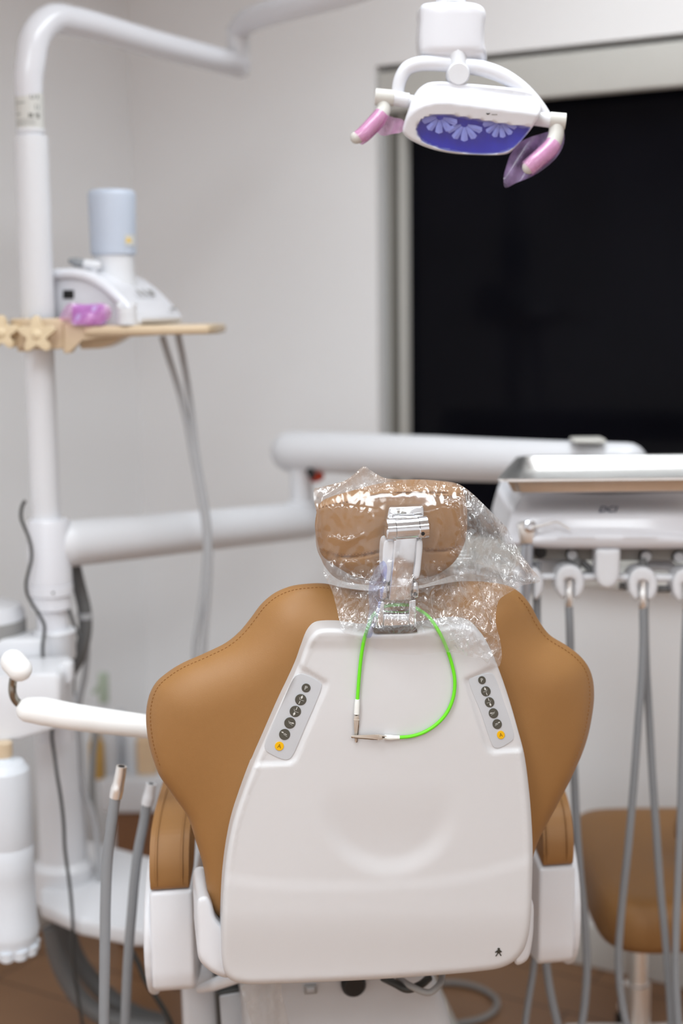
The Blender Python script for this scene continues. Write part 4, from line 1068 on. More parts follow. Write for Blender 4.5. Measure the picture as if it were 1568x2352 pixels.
# ================================================================== delivery arm across the back
da = empty('jointed_boom', PV(1300), 'white jointed horizontal arm from the post to the delivery unit', 'equipment arm')
A = Vector((pc.x + 0.03, PY + 0.02, at(150, 1253, 2.60).z)); B = at(705, 1195, 3.10)
mb = MB(); mb.tube([A, B], [55 * 2.6 / F, 43 * 3.1 / F], WHITE, seg=32, sub=1, round_caps=True); build('lower_arm', mb, da, angle=60)
mb = MB(); eb = at(693, 1195, 3.10)
zu = at(690, 1040, 3.12).z
mb.lathe(Vector((eb.x, 3.10, eb.z - 0.01)), UZ, [(0.030, 0), (0.036, 0.01), (0.036, 0.05), (0.0245, 0.055), (0.0245, zu - eb.z + 0.01)], WHITE, 32); build('elbow', mb, da)
mb = MB(); rc = at(723, 1093, 3.08); mb.tube([at(713, 1086, 3.06), at(722, 1096, 3.05), at(735, 1094, 3.06)], [0.008, 0.012, 0.009], RED, seg=12, sub=4, round_caps=True)
mb.tube([at(712, 1083, 3.055), at(718, 1093, 3.045)], 0.009, BLACK, seg=10, sub=1, round_caps=True); build('joint_band', mb, da, label='small red and black cable end at the joint')
mb = MB()
UA = [at(668, 1037, 3.12), at(760, 1040, 3.06), at(1000, 1052, 2.90), at(1250, 1060, 2.76), at(1440, 1063, 2.68)]
Wd = [47 * 3.12 / F, 48 * 3.06 / F, 52 * 2.9 / F, 50 * 2.74 / F, 48 * 2.62 / F]
Q = cr_spline(UA, False, 6); rr = []
for i in range(len(Q)):
    t = i / 6; j = min(int(t), 3); w = t - j; rr.append(Wd[j] * (1 - w) + Wd[j + 1] * w)
mb.tube(Q, rr, WHITE, seg=32, sub=1, round_caps=True, flat=1.0); build('upper_arm', mb, da, angle=60)
mb = MB(); mb.prism([at(x, y, 2.66) for x, y in ((1318, 1018), (1318, 1009), (1392, 1008), (1392, 1020))], (0, 0.06, 0), GREYC, 0.004); build('cover_plate', mb, da)

# ================================================================== delivery unit (instrument head)
DY = 2.36
DP = PL(at(1390, 1200, DY), 0, 0)
dl = empty('delivery_unit', at(1395, 1300, DY + 0.1), 'white instrument delivery head with grey lettering and hanging hoses', 'delivery unit')
DCX = 1395
HEADP = [(1200, 1136), (1188, 1150), (1179, 1165), (1170, 1190), (1163, 1215), (1158, 1238), (1160, 1250), (1176, 1255), (1240, 1259), (1395, 1261), (1550, 1260), (1615, 1256), (1632, 1250), (1633, 1238), (1628, 1215), (1620, 1190), (1611, 1165), (1602, 1150), (1590, 1136), (1395, 1134)]
def zhd(x, y, d):
    t = np.clip((y - 1134) / 126.0, 0, 1)
    z = -0.060 + 0.075 * sstep(0.0, 0.42, t) + 0.022 * np.clip((t - 0.3) / 0.7, 0, 1)
    lip = 1232 + 10 * ((x - DCX) / 200.0) ** 2
    z = z + 0.006 * np.exp(-((y - lip) / 8.0) ** 2) - 0.012 * sstep(1248, 1262, y)
    z = z - 0.03 * np.clip(np.abs(x - DCX) / 240.0, 0, 1) ** 4
    return z
mb = MB(); puff(mb, WHITE2, DP, HEADP, off=0.0, ext=Vector((0, 0.2, 0.02)), R=8, rd=0.008, zf=zhd, step=8, bstep=6)
hd = build('head_shell', mb, dl, angle=60)
LOC[hd] = LOC[dl]
def zhd1(x, y): return float(zhd(np.array([x]), np.array([y]), None)[0])
mb = MB(); V, Fs = text2d('DCI', 19, 0.32, 1.3, 0.35)
put2d(mb, BLUEINK, V, Fs, lambda p, q: DP.P(1397 + p, 1169.5 - q, zhd1(1397 + p, 1169.5 - q) + 0.0016)); build('lettering', mb, hd, label='slanted dark blue letters DCI', flat=True, recalc=False)
mb = MB(); mb.prism([DP.P(x, y, -0.012) for x, y in ((1222, 1250), (1590, 1250), (1590, 1289), (1222, 1286))], (0, 0.03, 0), mat('rail_grey', (128, 124, 119), 0.5), 0.002)
rl = build('valve_rail', mb, dl, label='grey rail under the head')
LOC[rl] = LOC[dl]
for i, (x, y) in enumerate(((1240, 1268), (1312, 1273), (1481, 1276), (1556, 1278))):
    mb = MB(); c = DP.P(x, y, -0.012); mb.lathe(c, (0, -1, 0), [(0.0105, 0), (0.0105, 0.004), (0.009, 0.0045)], BLACK, 20)
    if i: mb.lathe(c + Vector((0, -0.0045, 0)), (0, -1, 0), [(0.0088, 0), (0.0088, 0.006), (0.0075, 0.0075)], GREYL, 20)
    build('valve_knob', mb, rl, label='grey valve knob in a black ring' if i else 'dark valve knob')
mb = MB(); mb.tube([DP.P(1212, 1325, 0.0), DP.P(1400, 1326, 0.0), DP.P(1600, 1328, 0.0)], 9.5 * DY / F, WHITE, seg=18, sub=2); build('holder_bar', mb, dl, label='white holder bar')
mb = MB()
puff(mb, WHITE, DP, [(1367, 1264), (1369, 1261), (1395, 1260), (1422, 1261), (1424, 1264), (1424, 1280), (1423, 1300), (1422, 1315), (1420, 1330), (1414, 1342), (1405, 1350), (1394, 1353), (1383, 1350), (1374, 1342), (1369, 1330), (1367, 1315), (1367, 1300), (1367, 1280)], off=0.028, thick=0.03, R=9, rd=0.008, step=9); build('grip_tongue', mb, dl, label='white grip tongue in the middle')
mb = MB()
mb.tube([DP.P(1330, 1285, -0.02), DP.P(1356, 1312, -0.01), DP.P(1330, 1325, 0)], 0.006, GREYD, sub=4)
for x in (1324, 1475): mb.tube([DP.P(x, 1282, -0.005), DP.P(x, 1320, 0.0)], 0.0075, GREYD, seg=10, sub=1)
mb.tube([DP.P(1422, 1345, -0.01), DP.P(1450, 1350, -0.01), DP.P(1500, 1353, -0.01), DP.P(1560, 1352, -0.01)], 0.006, GREYD, sub=4)
build('strut', mb, dl, label='dark struts carrying the bar')
for P in (((1240, 1288), (1315, 1288), (1314, 1318), (1242, 1318)), ((1485, 1296), (1558, 1298), (1558, 1314), (1487, 1312))):
    mb = MB(); mb.prism([DP.P(x, y, -0.05) for x, y in P], (0, 0.06, 0), WHITE, 0.003); build('underside_block', mb, dl)
HOLD = [(-34, 6), (-33, -10), (-25, -28), (-10, -37), (8, -37), (24, -28), (32, -10), (34, 6), (31, 22), (22, 36), (16, 40), (12, 36), (11, 16), (10, -2), (0, -5), (-10, -2), (-11, 16), (-12, 36), (-16, 40), (-22, 36), (-31, 22)]
for i, (x, y) in enumerate(((1308, 1335), (1476, 1340), (1577, 1343), (1214, 1338))):
    mb = MB(); puff(mb, WHITE, DP, [(x + a, y + b) for a, b in HOLD], off=0.024, thick=0.04, R=7, rd=0.009, step=7); build('holder', mb, dl, label='white forked hose holder')
# struts joining the head to the arm
mb = MB(); mb.tube([at(1442, 1075, 2.68), at(1442, 1140, 2.68), at(1442, 1185, 2.66), at(1442, 1205, 2.60), at(1442, 1210, 2.50)], 0.028, WHITE, seg=20, sub=4); build('neck', mb, dl)
# hoses
def hose(label, conn, path, r, m=GREYH, ctop=None):
    base = path[0]
    root = empty('handpiece_hose', path[len(path) // 2], label, 'hose', 'handpiece hoses of the delivery unit')
    mb = MB(); mb.tube(path, r, m, seg=12, sub=7); build('tube', mb, root, angle=80)
    if conn:
        mb = MB(); mb.tube(conn, [0.0066, 0.0066, 0.0072, 0.0078, 0.0078, 0.0060], STEEL, seg=16, sub=1); build('connector', mb, root, label='metal connector')
def con(x, y, Y=DY - 0.012): return [at(x, y, Y), at(x, y + 8, Y), at(x, y + 24, Y), at(x - 1, y + 26, Y), at(x - 1, y + 58, Y), at(x - 1, y + 64, Y)]
Yh = DY - 0.012
hose('grey hose from the holder nearest the clear bag, looping low behind the armrest', con(1307, 1331), [at(1306, 1390, Yh), at(1308, 1440, Yh), at(1310, 1520, Yh + .01)] + [at(x, y, Yh + 0.02) for x, y in ((1312, 1600), (1315, 1700), (1319, 1800), (1324, 1900), (1331, 2000), (1341, 2100), (1347, 2190), (1346, 2260), (1336, 2352), (1318, 2420), (1298, 2430), (1280, 2352), (1262, 2270), (1253, 2200), (1246, 2050), (1240, 1800), (1236, 1600), (1233, 1450), (1232, 1290))], 0.0070)
hose('grey hose from the holder right of the white tongue, bowing left before the stool', con(1476, 1334), [at(x, y, Yh) for x, y in ((1476, 1393), (1477, 1460), (1473, 1560), (1466, 1650), (1459, 1750), (1451, 1850), (1442, 1950), (1431, 2050), (1423, 2140), (1420, 2200), (1424, 2270), (1438, 2352), (1460, 2420), (1480, 2450))], 0.0068)
hose('grey hose running straight down just right of the bowed one', None, [at(x, y, Yh + .03) for x, y in ((1480, 1290), (1480, 1400), (1483, 1520), (1490, 1640), (1498, 1780), (1506, 1900), (1517, 2050), (1527, 2150), (1535, 2250), (1541, 2352), (1542, 2440))], 0.0068)
hose('grey hose down the right edge of the picture', con(1577, 1336), [at(x, y, Yh) for x, y in ((1577, 1394), (1572, 1500), (1567, 1700), (1562, 1900), (1556, 2050), (1552, 2150), (1552, 2250), (1558, 2352), (1565, 2440))], 0.0068)
# air water syringe
SY = DY - 0.02
sy = empty('air_water_syringe', at(1208, 1378, SY), 'steel syringe with thin bent nozzle left on the holder bar', 'dental syringe')
mb = MB(); mb.tube([at(1204, 1392, SY), at(1206, 1340, SY), at(1209, 1290, SY), at(1211, 1250, SY)], [0.0078, 0.0098, 0.0105, 0.0105], mat('syringe_grey', (176, 180, 188), 0.3, metal=0.6), seg=18, sub=6); build('handle', mb, sy)
mb = MB(); mb.prism([at(x, y, SY - 0.010) for x, y in ((1194, 1250), (1188, 1204), (1200, 1205), (1212, 1196), (1226, 1200), (1230, 1216), (1224, 1250))], (0, 0.02, 0), STEEL, 0.003); build('head', mb, sy)
mb = MB(); c = at(1216, 1209, SY - 0.0105); mb.lathe(c, (0.25, -1, 0.1), [(0.0105, 0), (0.0105, 0.003), (0.0075, 0.004), (0.0065, 0.007), (0.004, 0.0075)], CHROME, 20); build('button', mb, sy)
mb = MB(); mb.tube([at(1220, 1212, SY - 0.016), at(1250, 1205, SY - 0.018), at(1277, 1199, SY - 0.02), at(1291, 1205, SY - 0.02), at(1308, 1216, SY - 0.02)], [0.0022, 0.0018, 0.0016, 0.0016, 0.0016], STEEL, seg=10, sub=4); build('nozzle', mb, sy)
mb = MB(); mb.tube([at(x, y, SY + 0.01 + k) for x, y, k in ((1204, 1385, -0.01), (1206, 1450, 0.02), (1215, 1600, 0.05), (1222, 1800, 0.05), (1228, 2000, 0.04), (1230, 2150, 0.02), (1224, 2230, 0.01), (1213, 2300, 0), (1204, 2370, 0), (1198, 2440, 0))], 0.0058, GREYH, seg=12, sub=7); build('tube', mb, sy, angle=80)

# steel tray
mb = MB()
n0, n1 = at(1140, 1104, 2.28), at(1188, 1050, 2.60)
W_ = 0.40; zr = n0.z; zr2 = n1.z
def TR(u, v, h=0.0):     # u 0..1 across, v 0..1 away
    xl = n0.x + (n1.x - n0.x) * v; x = xl + W_ * u
    y = 2.28 + 0.32 * v; return Vector((x, y, zr + (zr2 - zr) * v + h))
def loop(ins, h, k=5, rc=0.05):
    P = []
    for (cu, cv, a0) in ((1 - rc - ins, rc + ins, -90), (1 - rc - ins, 1 - rc - ins, 0), (rc + ins, 1 - rc - ins, 90), (rc + ins, rc + ins, 180)):
        for i in range(k + 1):
            a = R_(a0 + 90 * i / k); P.append(TR(cu + rc * math.cos(a), cv + rc * math.sin(a), h))
    return P
rings = [loop(0.0, -0.002), loop(0.0, 0.002), loop(0.012, 0.003), loop(0.03, 0.0005), loop(0.055, -0.019), loop(0.075, -0.022)]
under = [loop(0.077, -0.024), loop(0.055, -0.022), loop(0.03, -0.0015), loop(0.012, 0.001)]
allr = rings + under; nn = len(rings[0]); vs = sum(allr, []); fs = []
for i in range(len(allr)):
    j = (i + 1) % len(allr)
    if i == len(rings) - 1: continue
    for k in range(nn): fs.append([i * nn + k, i * nn + (k + 1) % nn, j * nn + (k + 1) % nn, j * nn + k])
fs.append([(len(rings) - 1) * nn + k for k in range(nn)]); fs.append([len(rings) * nn + k for k in range(nn)][::-1])
mb.add(vs, fs, STEEL)
ty = build('instrument_tray', mb, None, 'shiny rectangular steel tray on top of the delivery unit', 'tray', angle=50)
mb = MB(); q = TR(0.45, 0.5, -0.026); mb.abox(q.x - 0.08, q.x + 0.08, 2.50, 2.56, DP.P(1395, 1200, -0.06).z, q.z, GREYC, 0.004)
build('tray_support', mb, dl)

# ================================================================== operating lamp
LP = PL(at(1075, 280, 2.12), -3, 22)
lm = empty('operating_lamp', LP.P(1075, 355, 0), 'white surgical lamp with blue window hanging over the headrest', 'lamp')
HOUS = [(924, 302), (928, 280), (938, 250), (946, 228), (960, 205), (980, 191), (1010, 187), (1050, 190), (1120, 196), (1190, 204), (1222, 212), (1236, 228), (1242, 250), (1240, 264), (1228, 285), (1206, 313), (1184, 338), (1168, 352), (1150, 356), (1090, 356), (1035, 352), (990, 342), (955, 328), (935, 316)]
FACE = [(926, 302), (932, 280), (948, 258), (975, 242), (1015, 236), (1060, 240), (1120, 248), (1180, 256), (1226, 262), (1236, 268), (1226, 287), (1206, 313), (1184, 338), (1168, 350), (1150, 354), (1090, 354), (1035, 350), (990, 340), (955, 326), (936, 314)]
LENS = [(955, 300), (957, 287), (968, 274), (985, 266), (1015, 263), (1050, 266), (1090, 273), (1150, 283), (1200, 290), (1219, 292), (1212, 304), (1190, 330), (1172, 344), (1150, 352), (1110, 354), (1060, 351), (1010, 342), (978, 329), (962, 316)]
FO = outline(FACE, 6); LO = outline(LENS, 6)
def zlamp(x, y, d):
    df, i = pdist(x, y, FO); out = np.where(i, 0, df)
    dl_, il = pdist(x, y, LO); sd = np.where(il, dl_, -dl_)
    return -0.030 * sstep(0, 42, out) - 0.003 * sstep(-3, 4, out) - 0.022 * sstep(0, 5, sd)
mb = MB(); puff(mb, WHITE2, LP, HOUS, off=0.0, ext=ray(1075, 300).normalized() * 0.06, R=7, rd=0.007, zf=zlamp, step=5, bstep=5)
hsg = build('housing', mb, lm, angle=50); LOC[hsg] = LOC[lm]
mb = MB(); puff(mb, LENSBED, LP, [(x * 0.985 + 1083 * 0.015, y * 0.985 + 308 * 0.015) for x, y in LENS], off=-0.017, thick=0.003, R=0, step=20); bed = build('reflector_bed', mb, hsg, label='blue reflector floor behind the window')
def petals(cx, cy, R, a0, a1, n):
    mb = MB()
    for k in range(n):
        t = R_(a0 + (a1 - a0) * k / max(n - 1, 1)); hw = R_((a1 - a0) / max(n - 1, 1) * 0.46)
        def pt(r, tt, h): return LP.P(cx + r * math.sin(tt), cy + r * 0.92 * math.cos(tt), h)
        vs = [pt(R * 0.2, t - hw, -0.0155), pt(R * 0.2, t + hw, -0.0155), pt(R * 0.6, t + hw * 1.0, -0.011), pt(R * 0.6, t - hw * 1.0, -0.011), pt(R * 0.95, t + hw * 0.75, -0.0085), pt(R * 0.95, t - hw * 0.75, -0.0085), pt(R * 0.6, t, -0.0085), pt(R * 1.02, t, -0.0065), pt(R * 0.2, t, -0.0145)]
        mb.add(vs, [[0, 8, 6, 3], [8, 1, 2, 6], [3, 6, 7, 5], [6, 2, 4, 7]], LENSPET)
    build('reflector', mb, hsg, label='petalled silver reflector', flat=True, recalc=False)
petals(1010, 268, 42, -75, 68, 5)
petals(1066, 284, 44, -66, 66, 5)
petals(1148, 280, 40, -80, 70, 6)
mb = MB(); puff(mb, LENSG, LP, LENS, off=-0.0045, thick=0.0015, R=0, step=16); build('window', mb, hsg, label='clear blue tinted window', angle=40)
mb = MB()
def zl1(x, y): return float(zlamp(np.array([float(x)]), np.array([float(y)]), None)[0]) + 0.0008
V, Fs = text2d('S', 1)
mb.add([LP.P(x, y, zl1(x, y)) for x, y in ((1120, 264), (1116, 261), (1117, 259.5), (1120, 260.5), (1123, 259.5), (1126, 260.5))], [list(range(6))], INK)
for k in range(4): mb.add([LP.P(x, y, zl1(x, y)) for x, y in ((1129 + k * 3.3, 261.8), (1131.4 + k * 3.3, 262.1), (1131.4 + k * 3.3, 264.6), (1129 + k * 3.3, 264.3))], [[0, 1, 2, 3]], GREYP)
build('maker_mark', mb, hsg, label='tiny dark heart mark and grey print', flat=True, recalc=False)
# yoke
LK = PL(at(1075, 220, 2.15), -3, 0)
mb = MB()
mb.tube([LK.P(x, y, -0.005) for x, y in ((914, 230), (914, 205), (920, 180), (935, 157), (960, 147), (1000, 145), (1050, 149), (1105, 157), (1150, 172), (1190, 197), (1220, 225), (1240, 250), (1252, 268))], [0.0095, 0.0095, 0.010, 0.0105, 0.011, 0.0115, 0.012, 0.0115, 0.011, 0.0105, 0.010, 0.0095, 0.009], WHITE2, seg=16, sub=7, round_caps=True)
build('yoke', mb, lm, angle=70)
mb = MB(); c = LK.P(1053, 163, 0.018); mb.lathe(c + Vector((0, 0.04, 0)), (0, -1, -0.1), [(0.0165, 0), (0.0165, 0.038), (0.0145, 0.042)], WHITE, 28)
mb.tube([LK.P(1053, 165, -0.002), LK.P(1051, 132, -0.002), LK.P(1048, 110, -0.004)], [0.0145, 0.013, 0.014], WHITE, seg=20, sub=4); build('swivel', mb, lm)
mb = MB()
NB = PL(at(1040, 70, 2.16), -3, 0)
puff(mb, WHITE2, NB, [(967, 12), (990, 5), (1040, 4), (1085, 6), (1106, 14), (1115, 28), (1113, 60), (1112, 95), (1118, 128), (1116, 144), (1105, 150), (1060, 146), (1000, 138), (972, 134), (964, 120), (961, 95), (963, 50)], off=0.02, ext=Vector((0, 0.085, 0.01)), R=12, rd=0.012, step=14,
     zf=lambda x, y, d: -0.012 * np.abs((x - 1040) / 75.0) ** 2 - 0.016 * sstep(112, 146, y)); build('neck_block', mb, lm, angle=60)
mb = MB(); tp = NB.P(1035, 10, -0.02); mb.tube([tp, Vector((tp.x, tp.y, tp.z + 0.06)), Vector((tp.x, tp.y, ltop.z + 0.0))], 0.022, WHITE, seg=24, sub=1); build('drop_tube', mb, lm)
# pivots, handles and their pink film
mb = MB(); mb.tube([LK.P(904, 226, 0), LK.P(938, 231, 0)], 16.5 * 2.15 / F, WHITE, seg=24, sub=1); mb.tube([LK.P(934, 231, 0), LK.P(962, 236, 0)], 14 * 2.15 / F, WHITE, seg=24, sub=1); build('pivot', mb, lm)
mb = MB(); mb.tube([LK.P(862, 222, 0), LK.P(905, 226, 0)], 18.5 * 2.15 / F, GREYC, seg=28, sub=1); build('pivot_cap', mb, lm, label='grey pivot cap')
mb = MB(); mb.tube([LK.P(1228, 272, 0), LK.P(1264, 277, 0)], 16 * 2.15 / F, WHITE, seg=24, sub=1); build('pivot', mb, lm)
mb = MB(); mb.tube([LK.P(1262, 276, 0), LK.P(1298, 279, 0)], 18 * 2.15 / F, GREYC, seg=28, sub=1, round_caps=False); build('pivot_cap', mb, lm, label='grey pivot cap')
k = 2.14 / F
mb = MB(); mb.tube([LK.P(882, 238, 0), LK.P(881, 252, 0.003), LK.P(872, 268, 0.008), LK.P(852, 290, 0.014), LK.P(832, 310, 0.02), LK.P(818, 316, 0.022)], [16 * k, 16.5 * k, 17 * k, 16.5 * k, 16 * k, 14 * k], GREYC, seg=20, sub=6, round_caps=True)
h1 = build('handle', mb, lm, label='white side handle wrapped in pink film', angle=70); LOC[h1] = LOC[lm]
mb = MB(); mb.tube([LK.P(1278, 292, 0), LK.P(1276, 312, 0.003), LK.P(1268, 332, 0.008), LK.P(1250, 352, 0.014), LK.P(1228, 372, 0.02), LK.P(1214, 384, 0.022)], [17 * k, 17.5 * k, 17.5 * k, 17 * k, 17 * k, 15 * k], GREYC, seg=20, sub=6, round_caps=True)
h2 = build('handle', mb, lm, label='white side handle wrapped in pink film', angle=70); LOC[h2] = LOC[lm]
mb = MB()
mb.tube([LK.P(876, 262, 0.006), LK.P(866, 276, 0.010), LK.P(850, 293, 0.016), LK.P(834, 309, 0.021), LK.P(822, 318, 0.023)], [17.5 * k, 19 * k, 18.5 * k, 18 * k, 17 * k], PINKF, seg=18, sub=5, caps=False)
puff(mb, PINKF, LK, [(868, 254), (884, 262), (905, 270), (926, 276), (928, 296), (920, 304), (900, 308), (880, 312), (868, 306), (862, 285)], off=0.012, R=0, step=6, zf=lambda x, y, d: 0.004 * np.sin(x / 7.0 + y / 20.0), back=False)
build('film_cover', mb, h1, label='pink film sleeve', recalc=False, angle=180)
mb = MB()
mb.tube([LK.P(1271, 330, 0.008), LK.P(1262, 342, 0.012), LK.P(1246, 357, 0.017), LK.P(1228, 373, 0.022), LK.P(1210, 388, 0.024)], [19 * k, 20 * k, 20 * k, 20 * k, 19 * k], PINKF, seg=18, sub=5, caps=False)
puff(mb, PURPF, LK, [(1292, 300), (1296, 320), (1290, 342), (1270, 370), (1240, 394), (1215, 408), (1185, 420), (1160, 431), (1156, 410), (1163, 380), (1172, 355), (1190, 330), (1215, 316), (1240, 308), (1262, 302)], off=0.0, R=0, step=6, zf=lambda x, y, d: 0.004 * np.sin(x / 9.0 + y / 14.0), back=False)
build('film_cover', mb, h2, label='pink and purple film sleeve', recalc=False, angle=180)

# ================================================================== stool on the right
SX, SYY = at(1540, 1990, 2.68).x, 2.68
sz = 0.445
st = empty('operator_stool', (SX, SYY, 0), 'tan saddle stool on a steel column by the wall at the right', 'stool')
mb = MB(); n = 64; nr = 14; vs = []; fs = []
def sup(t, k=5.0): c, s = math.cos(t), math.sin(t); return (math.copysign(abs(c) ** (2 / k), c), math.copysign(abs(s) ** (2 / k), s))
prof = [(0.0, 0.0, 0)] + [(i / 8, 0, 0) for i in range(1, 8)] + [(0.93, -0.006, 0), (0.975, -0.018, 0), (1.0, -0.045, 0), (0.995, -0.08, 0), (0.96, -0.098, 0), (0.85, -0.104, 0)]
for (rr_, h, _) in prof:
    for k_ in range(n):
        a, b = sup(2 * math.pi * k_ / n); x, y = a * 0.178 * rr_, b * 0.245 * rr_
        top = 1 if h > -0.03 else 0.35
        zz = h + top * (0.012 * (y / 0.2) - 0.006 * (1 - rr_ ** 2) + 0.012 * math.exp(-(x / 0.05) ** 2) * (1 if y < 0 else 0) * min(1, -y / 0.1 if y < 0 else 0))
        vs.append(Vector((SX + x, SYY + y, sz + zz)))
for i in range(len(prof) - 1):
    for k_ in range(n): fs.append([i * n + k_, i * n + (k_ + 1) % n, (i + 1) * n + (k_ + 1) % n, (i + 1) * n + k_])
fs.append([(len(prof) - 1) * n + k_ for k_ in range(n)])
mb.add(vs, fs, LEATH); build('seat', mb, st, angle=70)
cx2 = at(1468, 2260, 2.66).x
mb = MB(); mb.lathe((cx2 + 0.005, 2.68, sz - 0.122), UZ, [(0.045, 0), (0.052, 0.006), (0.052, 0.02), (0.05, 0.025)], BLACK, 24); build('seat_plate', mb, st, label='black mounting plate')
mb = MB(); mb.lathe((cx2, 2.68, 0.05), UZ, [(0.026, 0), (0.026, 0.12), (0.0195, 0.122), (0.0195, sz - 0.17)], STEEL, 24); build('column', mb, st)
mb = MB()
for k_ in range(5):
    a = 2 * math.pi * k_ / 5 + math.pi / 2; d = Vector((math.cos(a), math.sin(a), 0)); c = Vector((cx2, 2.68, 0.0))
    m2 = MB(); m2.tube([c + UZ * 0.065, c + d * 0.08 + UZ * 0.058, c + d * 0.14 + UZ * 0.05], [0.016, 0.013, 0.010], STEEL, seg=12, sub=4); lg = build('leg', m2, st); LOC[lg] = LOC[st]
    m2 = MB(); s_ = d.cross(UZ); m2.lathe(c + d * 0.14 + UZ * 0.018 - s_ * 0.012, s_, [(0.015, 0), (0.018, 0.003), (0.018, 0.021), (0.015, 0.024)], BLACK, 18); m2.tube([c + d * 0.14 + UZ * 0.05, c + d * 0.14 + UZ * 0.02], 0.007, BLACK, seg=8, sub=1); build('caster', m2, lg, label='black caster')
mb = MB(); br = at(1600, 1905, 2.62)
mb.lathe(br + Vector((0, 0, -0.05)), (0, 0, 1), [(0.02, 0), (0.034, 0.012), (0.042, 0.035), (0.043, 0.055), (0.038, 0.08), (0.025, 0.098)], LEATH, 28); build('back_pad', mb, st, label='tan rounded back support at the picture edge', angle=70)
mb = MB(); mb.tube([br + Vector((0, 0, -0.03)), Vector((br.x + 0.03, br.y, sz - 0.06)), Vector((SX + 0.02, SYY - 0.03, sz - 0.105))], 0.011, BLACK, seg=12, sub=6); build('back_bar', mb, st, label='black bar under the back support')

# ================================================================== left background: low cabinet and things on it
CYc = 3.22
cpl = lambda x, y: at(x, y, CYc)
ztopc = at(270, 1790, CYc).z; xa, xb = at(228, 1790, CYc).x, at(352, 1790, CYc).x
cb_ = empty('low_cabinet', ((xa + xb) / 2, CYc + 0.1, 0), 'low white topped wooden cabinet against the left wall', 'cabinet')
mb = MB(); zlo = at(300, 1868, CYc).z; mb.abox(xa, xb + 0.03, CYc, CYc + 0.20, zlo, ztopc, WHITE, 0.006); build('top', mb, cb_, label='thick white top')
mb = MB(); mb.abox(at(262, 1900, CYc).x, xb + 0.03, CYc + 0.012, CYc + 0.2, 0.0, zlo, WOODD, 0.003); wd_ = build('cabinet_body', mb, cb_, label='brown wooden body')
def onc(x): return Vector((at(x, 1800, CYc + 0.06).x, CYc + 0.06, ztopc))
mb = MB(); c = onc(243); hh = at(243, 1628, CYc + 0.06).z - ztopc
mb.lathe(c, UZ, [(0.030, 0), (0.032, 0.004), (0.032, hh * 0.55), (0.026, hh * 0.8), (0.012, hh * 0.98), (0.012, hh * 1.1)], WHITE, 24)
sb = build('spray_bottle', mb, None, 'white spray bottle with pale green trigger on the low cabinet', 'spray bottle')
mb = MB(); q = c + UZ * (hh * 1.1); h2_ = at(243, 1545, CYc + 0.06).z - q.z
mb.abox(q.x - 0.009, q.x + 0.014, q.y - 0.011, q.y + 0.011, q.z, q.z + h2_, GREENT, 0.005); mb.tube([q + Vector((-0.006, 0, h2_ * .6)), q + Vector((-0.022, 0, h2_ * .3))], 0.005, GREENT, sub=1); build('trigger', mb, sb, label='pale green trigger')
def jar(name, x, ytop, w, m, label, cat, capm, dy=0.0):
    c = onc(x) + Vector((0, dy, 0)); h = at(x, ytop, CYc + 0.06).z - ztopc; r = w * CYc / F
    mb = MB(); mb.lathe(c, UZ, [(r * 0.95, 0), (r, 0.004), (r, h * 0.78), (r * 0.7, h * 0.86)], m, 24); o = build(name, mb, None, label, cat); 
    mb = MB(); mb.lathe(c + UZ * h * 0.86, UZ, [(r * 0.62, 0), (r * 0.62, h * 0.13), (r * 0.55, h * 0.14)], capm, 20); build('cap', mb, o)
jar('medicine_bottle', 232, 1672, 18, AMBJ, 'amber yellow bottle standing on the low cabinet under the grip arm', 'bottle', AMBJ, 0.0 - 0.045)
jar('pump_dispenser', 277, 1640, 15, WHITE, 'plain white bottle right of the spray bottle', 'bottle', WHITE, 0.05)
jar('canister', 307, 1648, 14, BOTTLEW, 'pale grey canister nearest the tan chair back on the cabinet', 'canister', WHITE, 0.0)
mb = MB(); c = onc(336); mb.abox(c.x - 0.016, c.x + 0.03, c.y - 0.03, c.y + 0.03, ztopc, at(336, 1690, CYc + 0.06).z, PEACH, 0.003); build('paper_box', mb, None, 'peach coloured box half hidden by the chair back', 'box')

# ================================================================== left: hoses and wire
def single_tube(name, label, cat, path, r, m, group=None, seg=12, sub=7):
    mb = MB(); mb.tube(path, r, m, seg=seg, sub=sub); return build(name, mb, None, label, cat, group, angle=80)
W1 = [(58, 1150), (52, 1160), (48.5, 1175), (49, 1192), (57, 1213), (66, 1235), (72, 1262), (72, 1285), (66, 1312), (60.5, 1338), (62, 1362), (73, 1385), (90, 1412), (102, 1437), (101, 1458), (98, 1480), (99, 1510), (106, 1528)]
W2 = [(122, 1545), (134, 1572), (139, 1588), (139, 1605)]
W3 = [(122, 1660), (119, 1690), (125, 1735), (131, 1780), (140, 1835), (146, 1890), (149, 1950), (157, 2010), (163, 2060), (167, 2120), (168, 2180), (172, 2240), (181, 2300), (189, 2352), (196, 2410)]
pth = [at(x, y, 2.545) for x, y in W1] + [at(x, y, 2.57) for x, y in W2] + [at(130, 1630, 2.565)] + [at(x, y, 2.55) for x, y in W3[:3]] + [at(x, y, 2.5) for x, y in W3[3:]]
single_tube('power_cable', 'thin black wire winding down the front of the white post', 'cable', pth, 0.0031, BLACKC, seg=8)
cor = [at(x, y, 2.68) for x, y in ((170, 1300), (182, 1350), (194, 1400), (196, 1440), (190, 1480), (178, 1515), (160, 1545), (150, 1580))]
Q = resample(cr_spline(cor, False, 10), 0.0035); mb = MB(); mb.tube(Q, [0.0125 + (0.0012 if i % 2 else 0) for i in range(len(Q))], GREYD, seg=16, sub=1)
uh = build('umbilical_hose', mb, None, 'thick dark grey ribbed hose curving from the arm to the console', 'hose', angle=80)
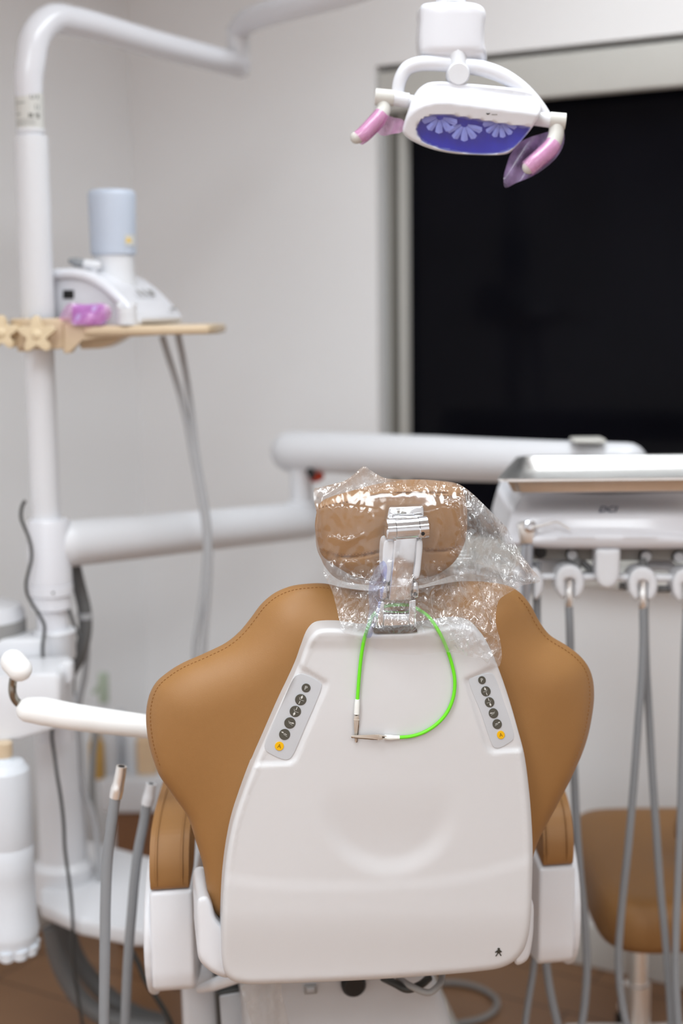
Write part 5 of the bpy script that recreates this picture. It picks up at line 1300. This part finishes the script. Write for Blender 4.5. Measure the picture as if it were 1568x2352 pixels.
mb = MB(); c = at(194, 1414, 2.68); mb.tube([c + Vector((0, 0, 0.006)), c - Vector((0, 0, 0.006))], 0.0148, GREYL, seg=18, sub=1); build('tie', mb, uh, label='pale tie')
single_tube('thin_hose', 'thin dark hose joining the ribbed hose beside the post', 'hose', [at(x, y, 2.66) for x, y in ((148, 1355), (154, 1385), (163, 1415), (174, 1445), (182, 1462))], 0.0038, GREYD)
single_tube('thin_hose', 'pale thin hose curving below the ribbed hose', 'hose', [at(x, y, 2.70) for x, y in ((197, 1450), (200, 1500), (196, 1550), (185, 1600), (180, 1650), (184, 1720), (188, 1780), (198, 1830), (213, 1870), (222, 1920), (228, 1990), (230, 2060))], 0.0058, GREYL)
single_tube('thin_hose', 'grey hose hanging straight beside the amber bottle', 'hose', [at(x, y, 2.74) for x, y in ((166, 1560), (170, 1610), (216, 1660), (214, 1740), (212, 1800), (214, 1850), (220, 1900), (226, 1960), (228, 2030))], 0.0062, GREYP)
for lab_, P, YY in (('dark thick floor hose curving out from under the white base arm', [(118, 2130), (130, 2190), (155, 2250), (190, 2300), (240, 2335), (300, 2352), (380, 2362)], 2.62), ('second dark floor hose, inside the curve of the first', [(150, 2125), (170, 2190), (205, 2245), (250, 2290), (310, 2330), (380, 2352)], 2.68)):
    single_tube('floor_hose', lab_, 'hose', [at(x, y, YY) for x, y in P], 0.018, GREYD, 'dark floor hoses at the left')
def suction(label, tip, path, Y, r, tm):
    root = empty('suction_hose', at(path[-1][0], path[-1][1], Y), label, 'suction hose', 'suction hoses left of the chair')
    mb = MB(); mb.tube([at(x, y, Y) for x, y in path], r, GREYH, seg=16, sub=7); build('tube', mb, root, angle=80)
    mb = MB(); T = [at(x, y, Y) for x, y in tip]; rr = [r * 0.96, r * 1.0, r * 1.04, r * 1.2, r * 1.14]
    mb.tube(T, rr, tm, seg=20, sub=3); mb.tube([T[0] + (T[0] - T[1]).normalized() * 0.0005, T[0] - (T[0] - T[1]).normalized() * 0.002], r * 0.6, BLACK, seg=16, sub=1); build('metal_tip' if tm is STEEL else 'tip', mb, root, label='metal tip' if tm is STEEL else 'pale tip')
suction('grey suction hose with shiny metal tip, the nearer of the two left of the chair', [(279, 1760), (276, 1780), (272, 1800), (269, 1812), (265, 1832)], [(265, 1828), (259, 1870), (250, 1940), (245, 2000), (242, 2080), (241, 2160), (240, 2240), (239, 2352), (240, 2430)], 2.04, 13.2 * 2.04 / F, STEEL)
suction('grey suction hose half behind the armrest with pale rounded tip', [(347, 1800), (345, 1812), (343, 1822), (341, 1832), (337, 1848)], [(338, 1842), (330, 1890), (318, 1950), (309, 2020), (303, 2090), (297, 2160), (292, 2240), (288, 2352), (288, 2430)], 2.22, 12 * 2.22 / F, WHITE)
# cable lying on the floor behind the chair
def onfloor(x, y, r):
    d = ray(x, y); t = (r - CAMZ) / d.z; return CAM + d * t
single_tube('floor_cable', 'grey cable looping on the wooden floor behind the lift housing', 'cable', [onfloor(x, y, 0.007) for x, y in ((985, 2262), (1030, 2257), (1080, 2263), (1118, 2278), (1140, 2298), (1136, 2320), (1110, 2338), (1070, 2348), (1030, 2354), (980, 2362))], 0.0065, GREYP)
# dark trailing cable beside the armrest foot
single_tube('thin_hose', 'dark cable slanting down under the left armrest', 'cable', [at(x, y, 2.4) for x, y in ((303, 2185), (318, 2215), (335, 2255), (358, 2290), (385, 2335), (400, 2375))], 0.005, BLACKC)
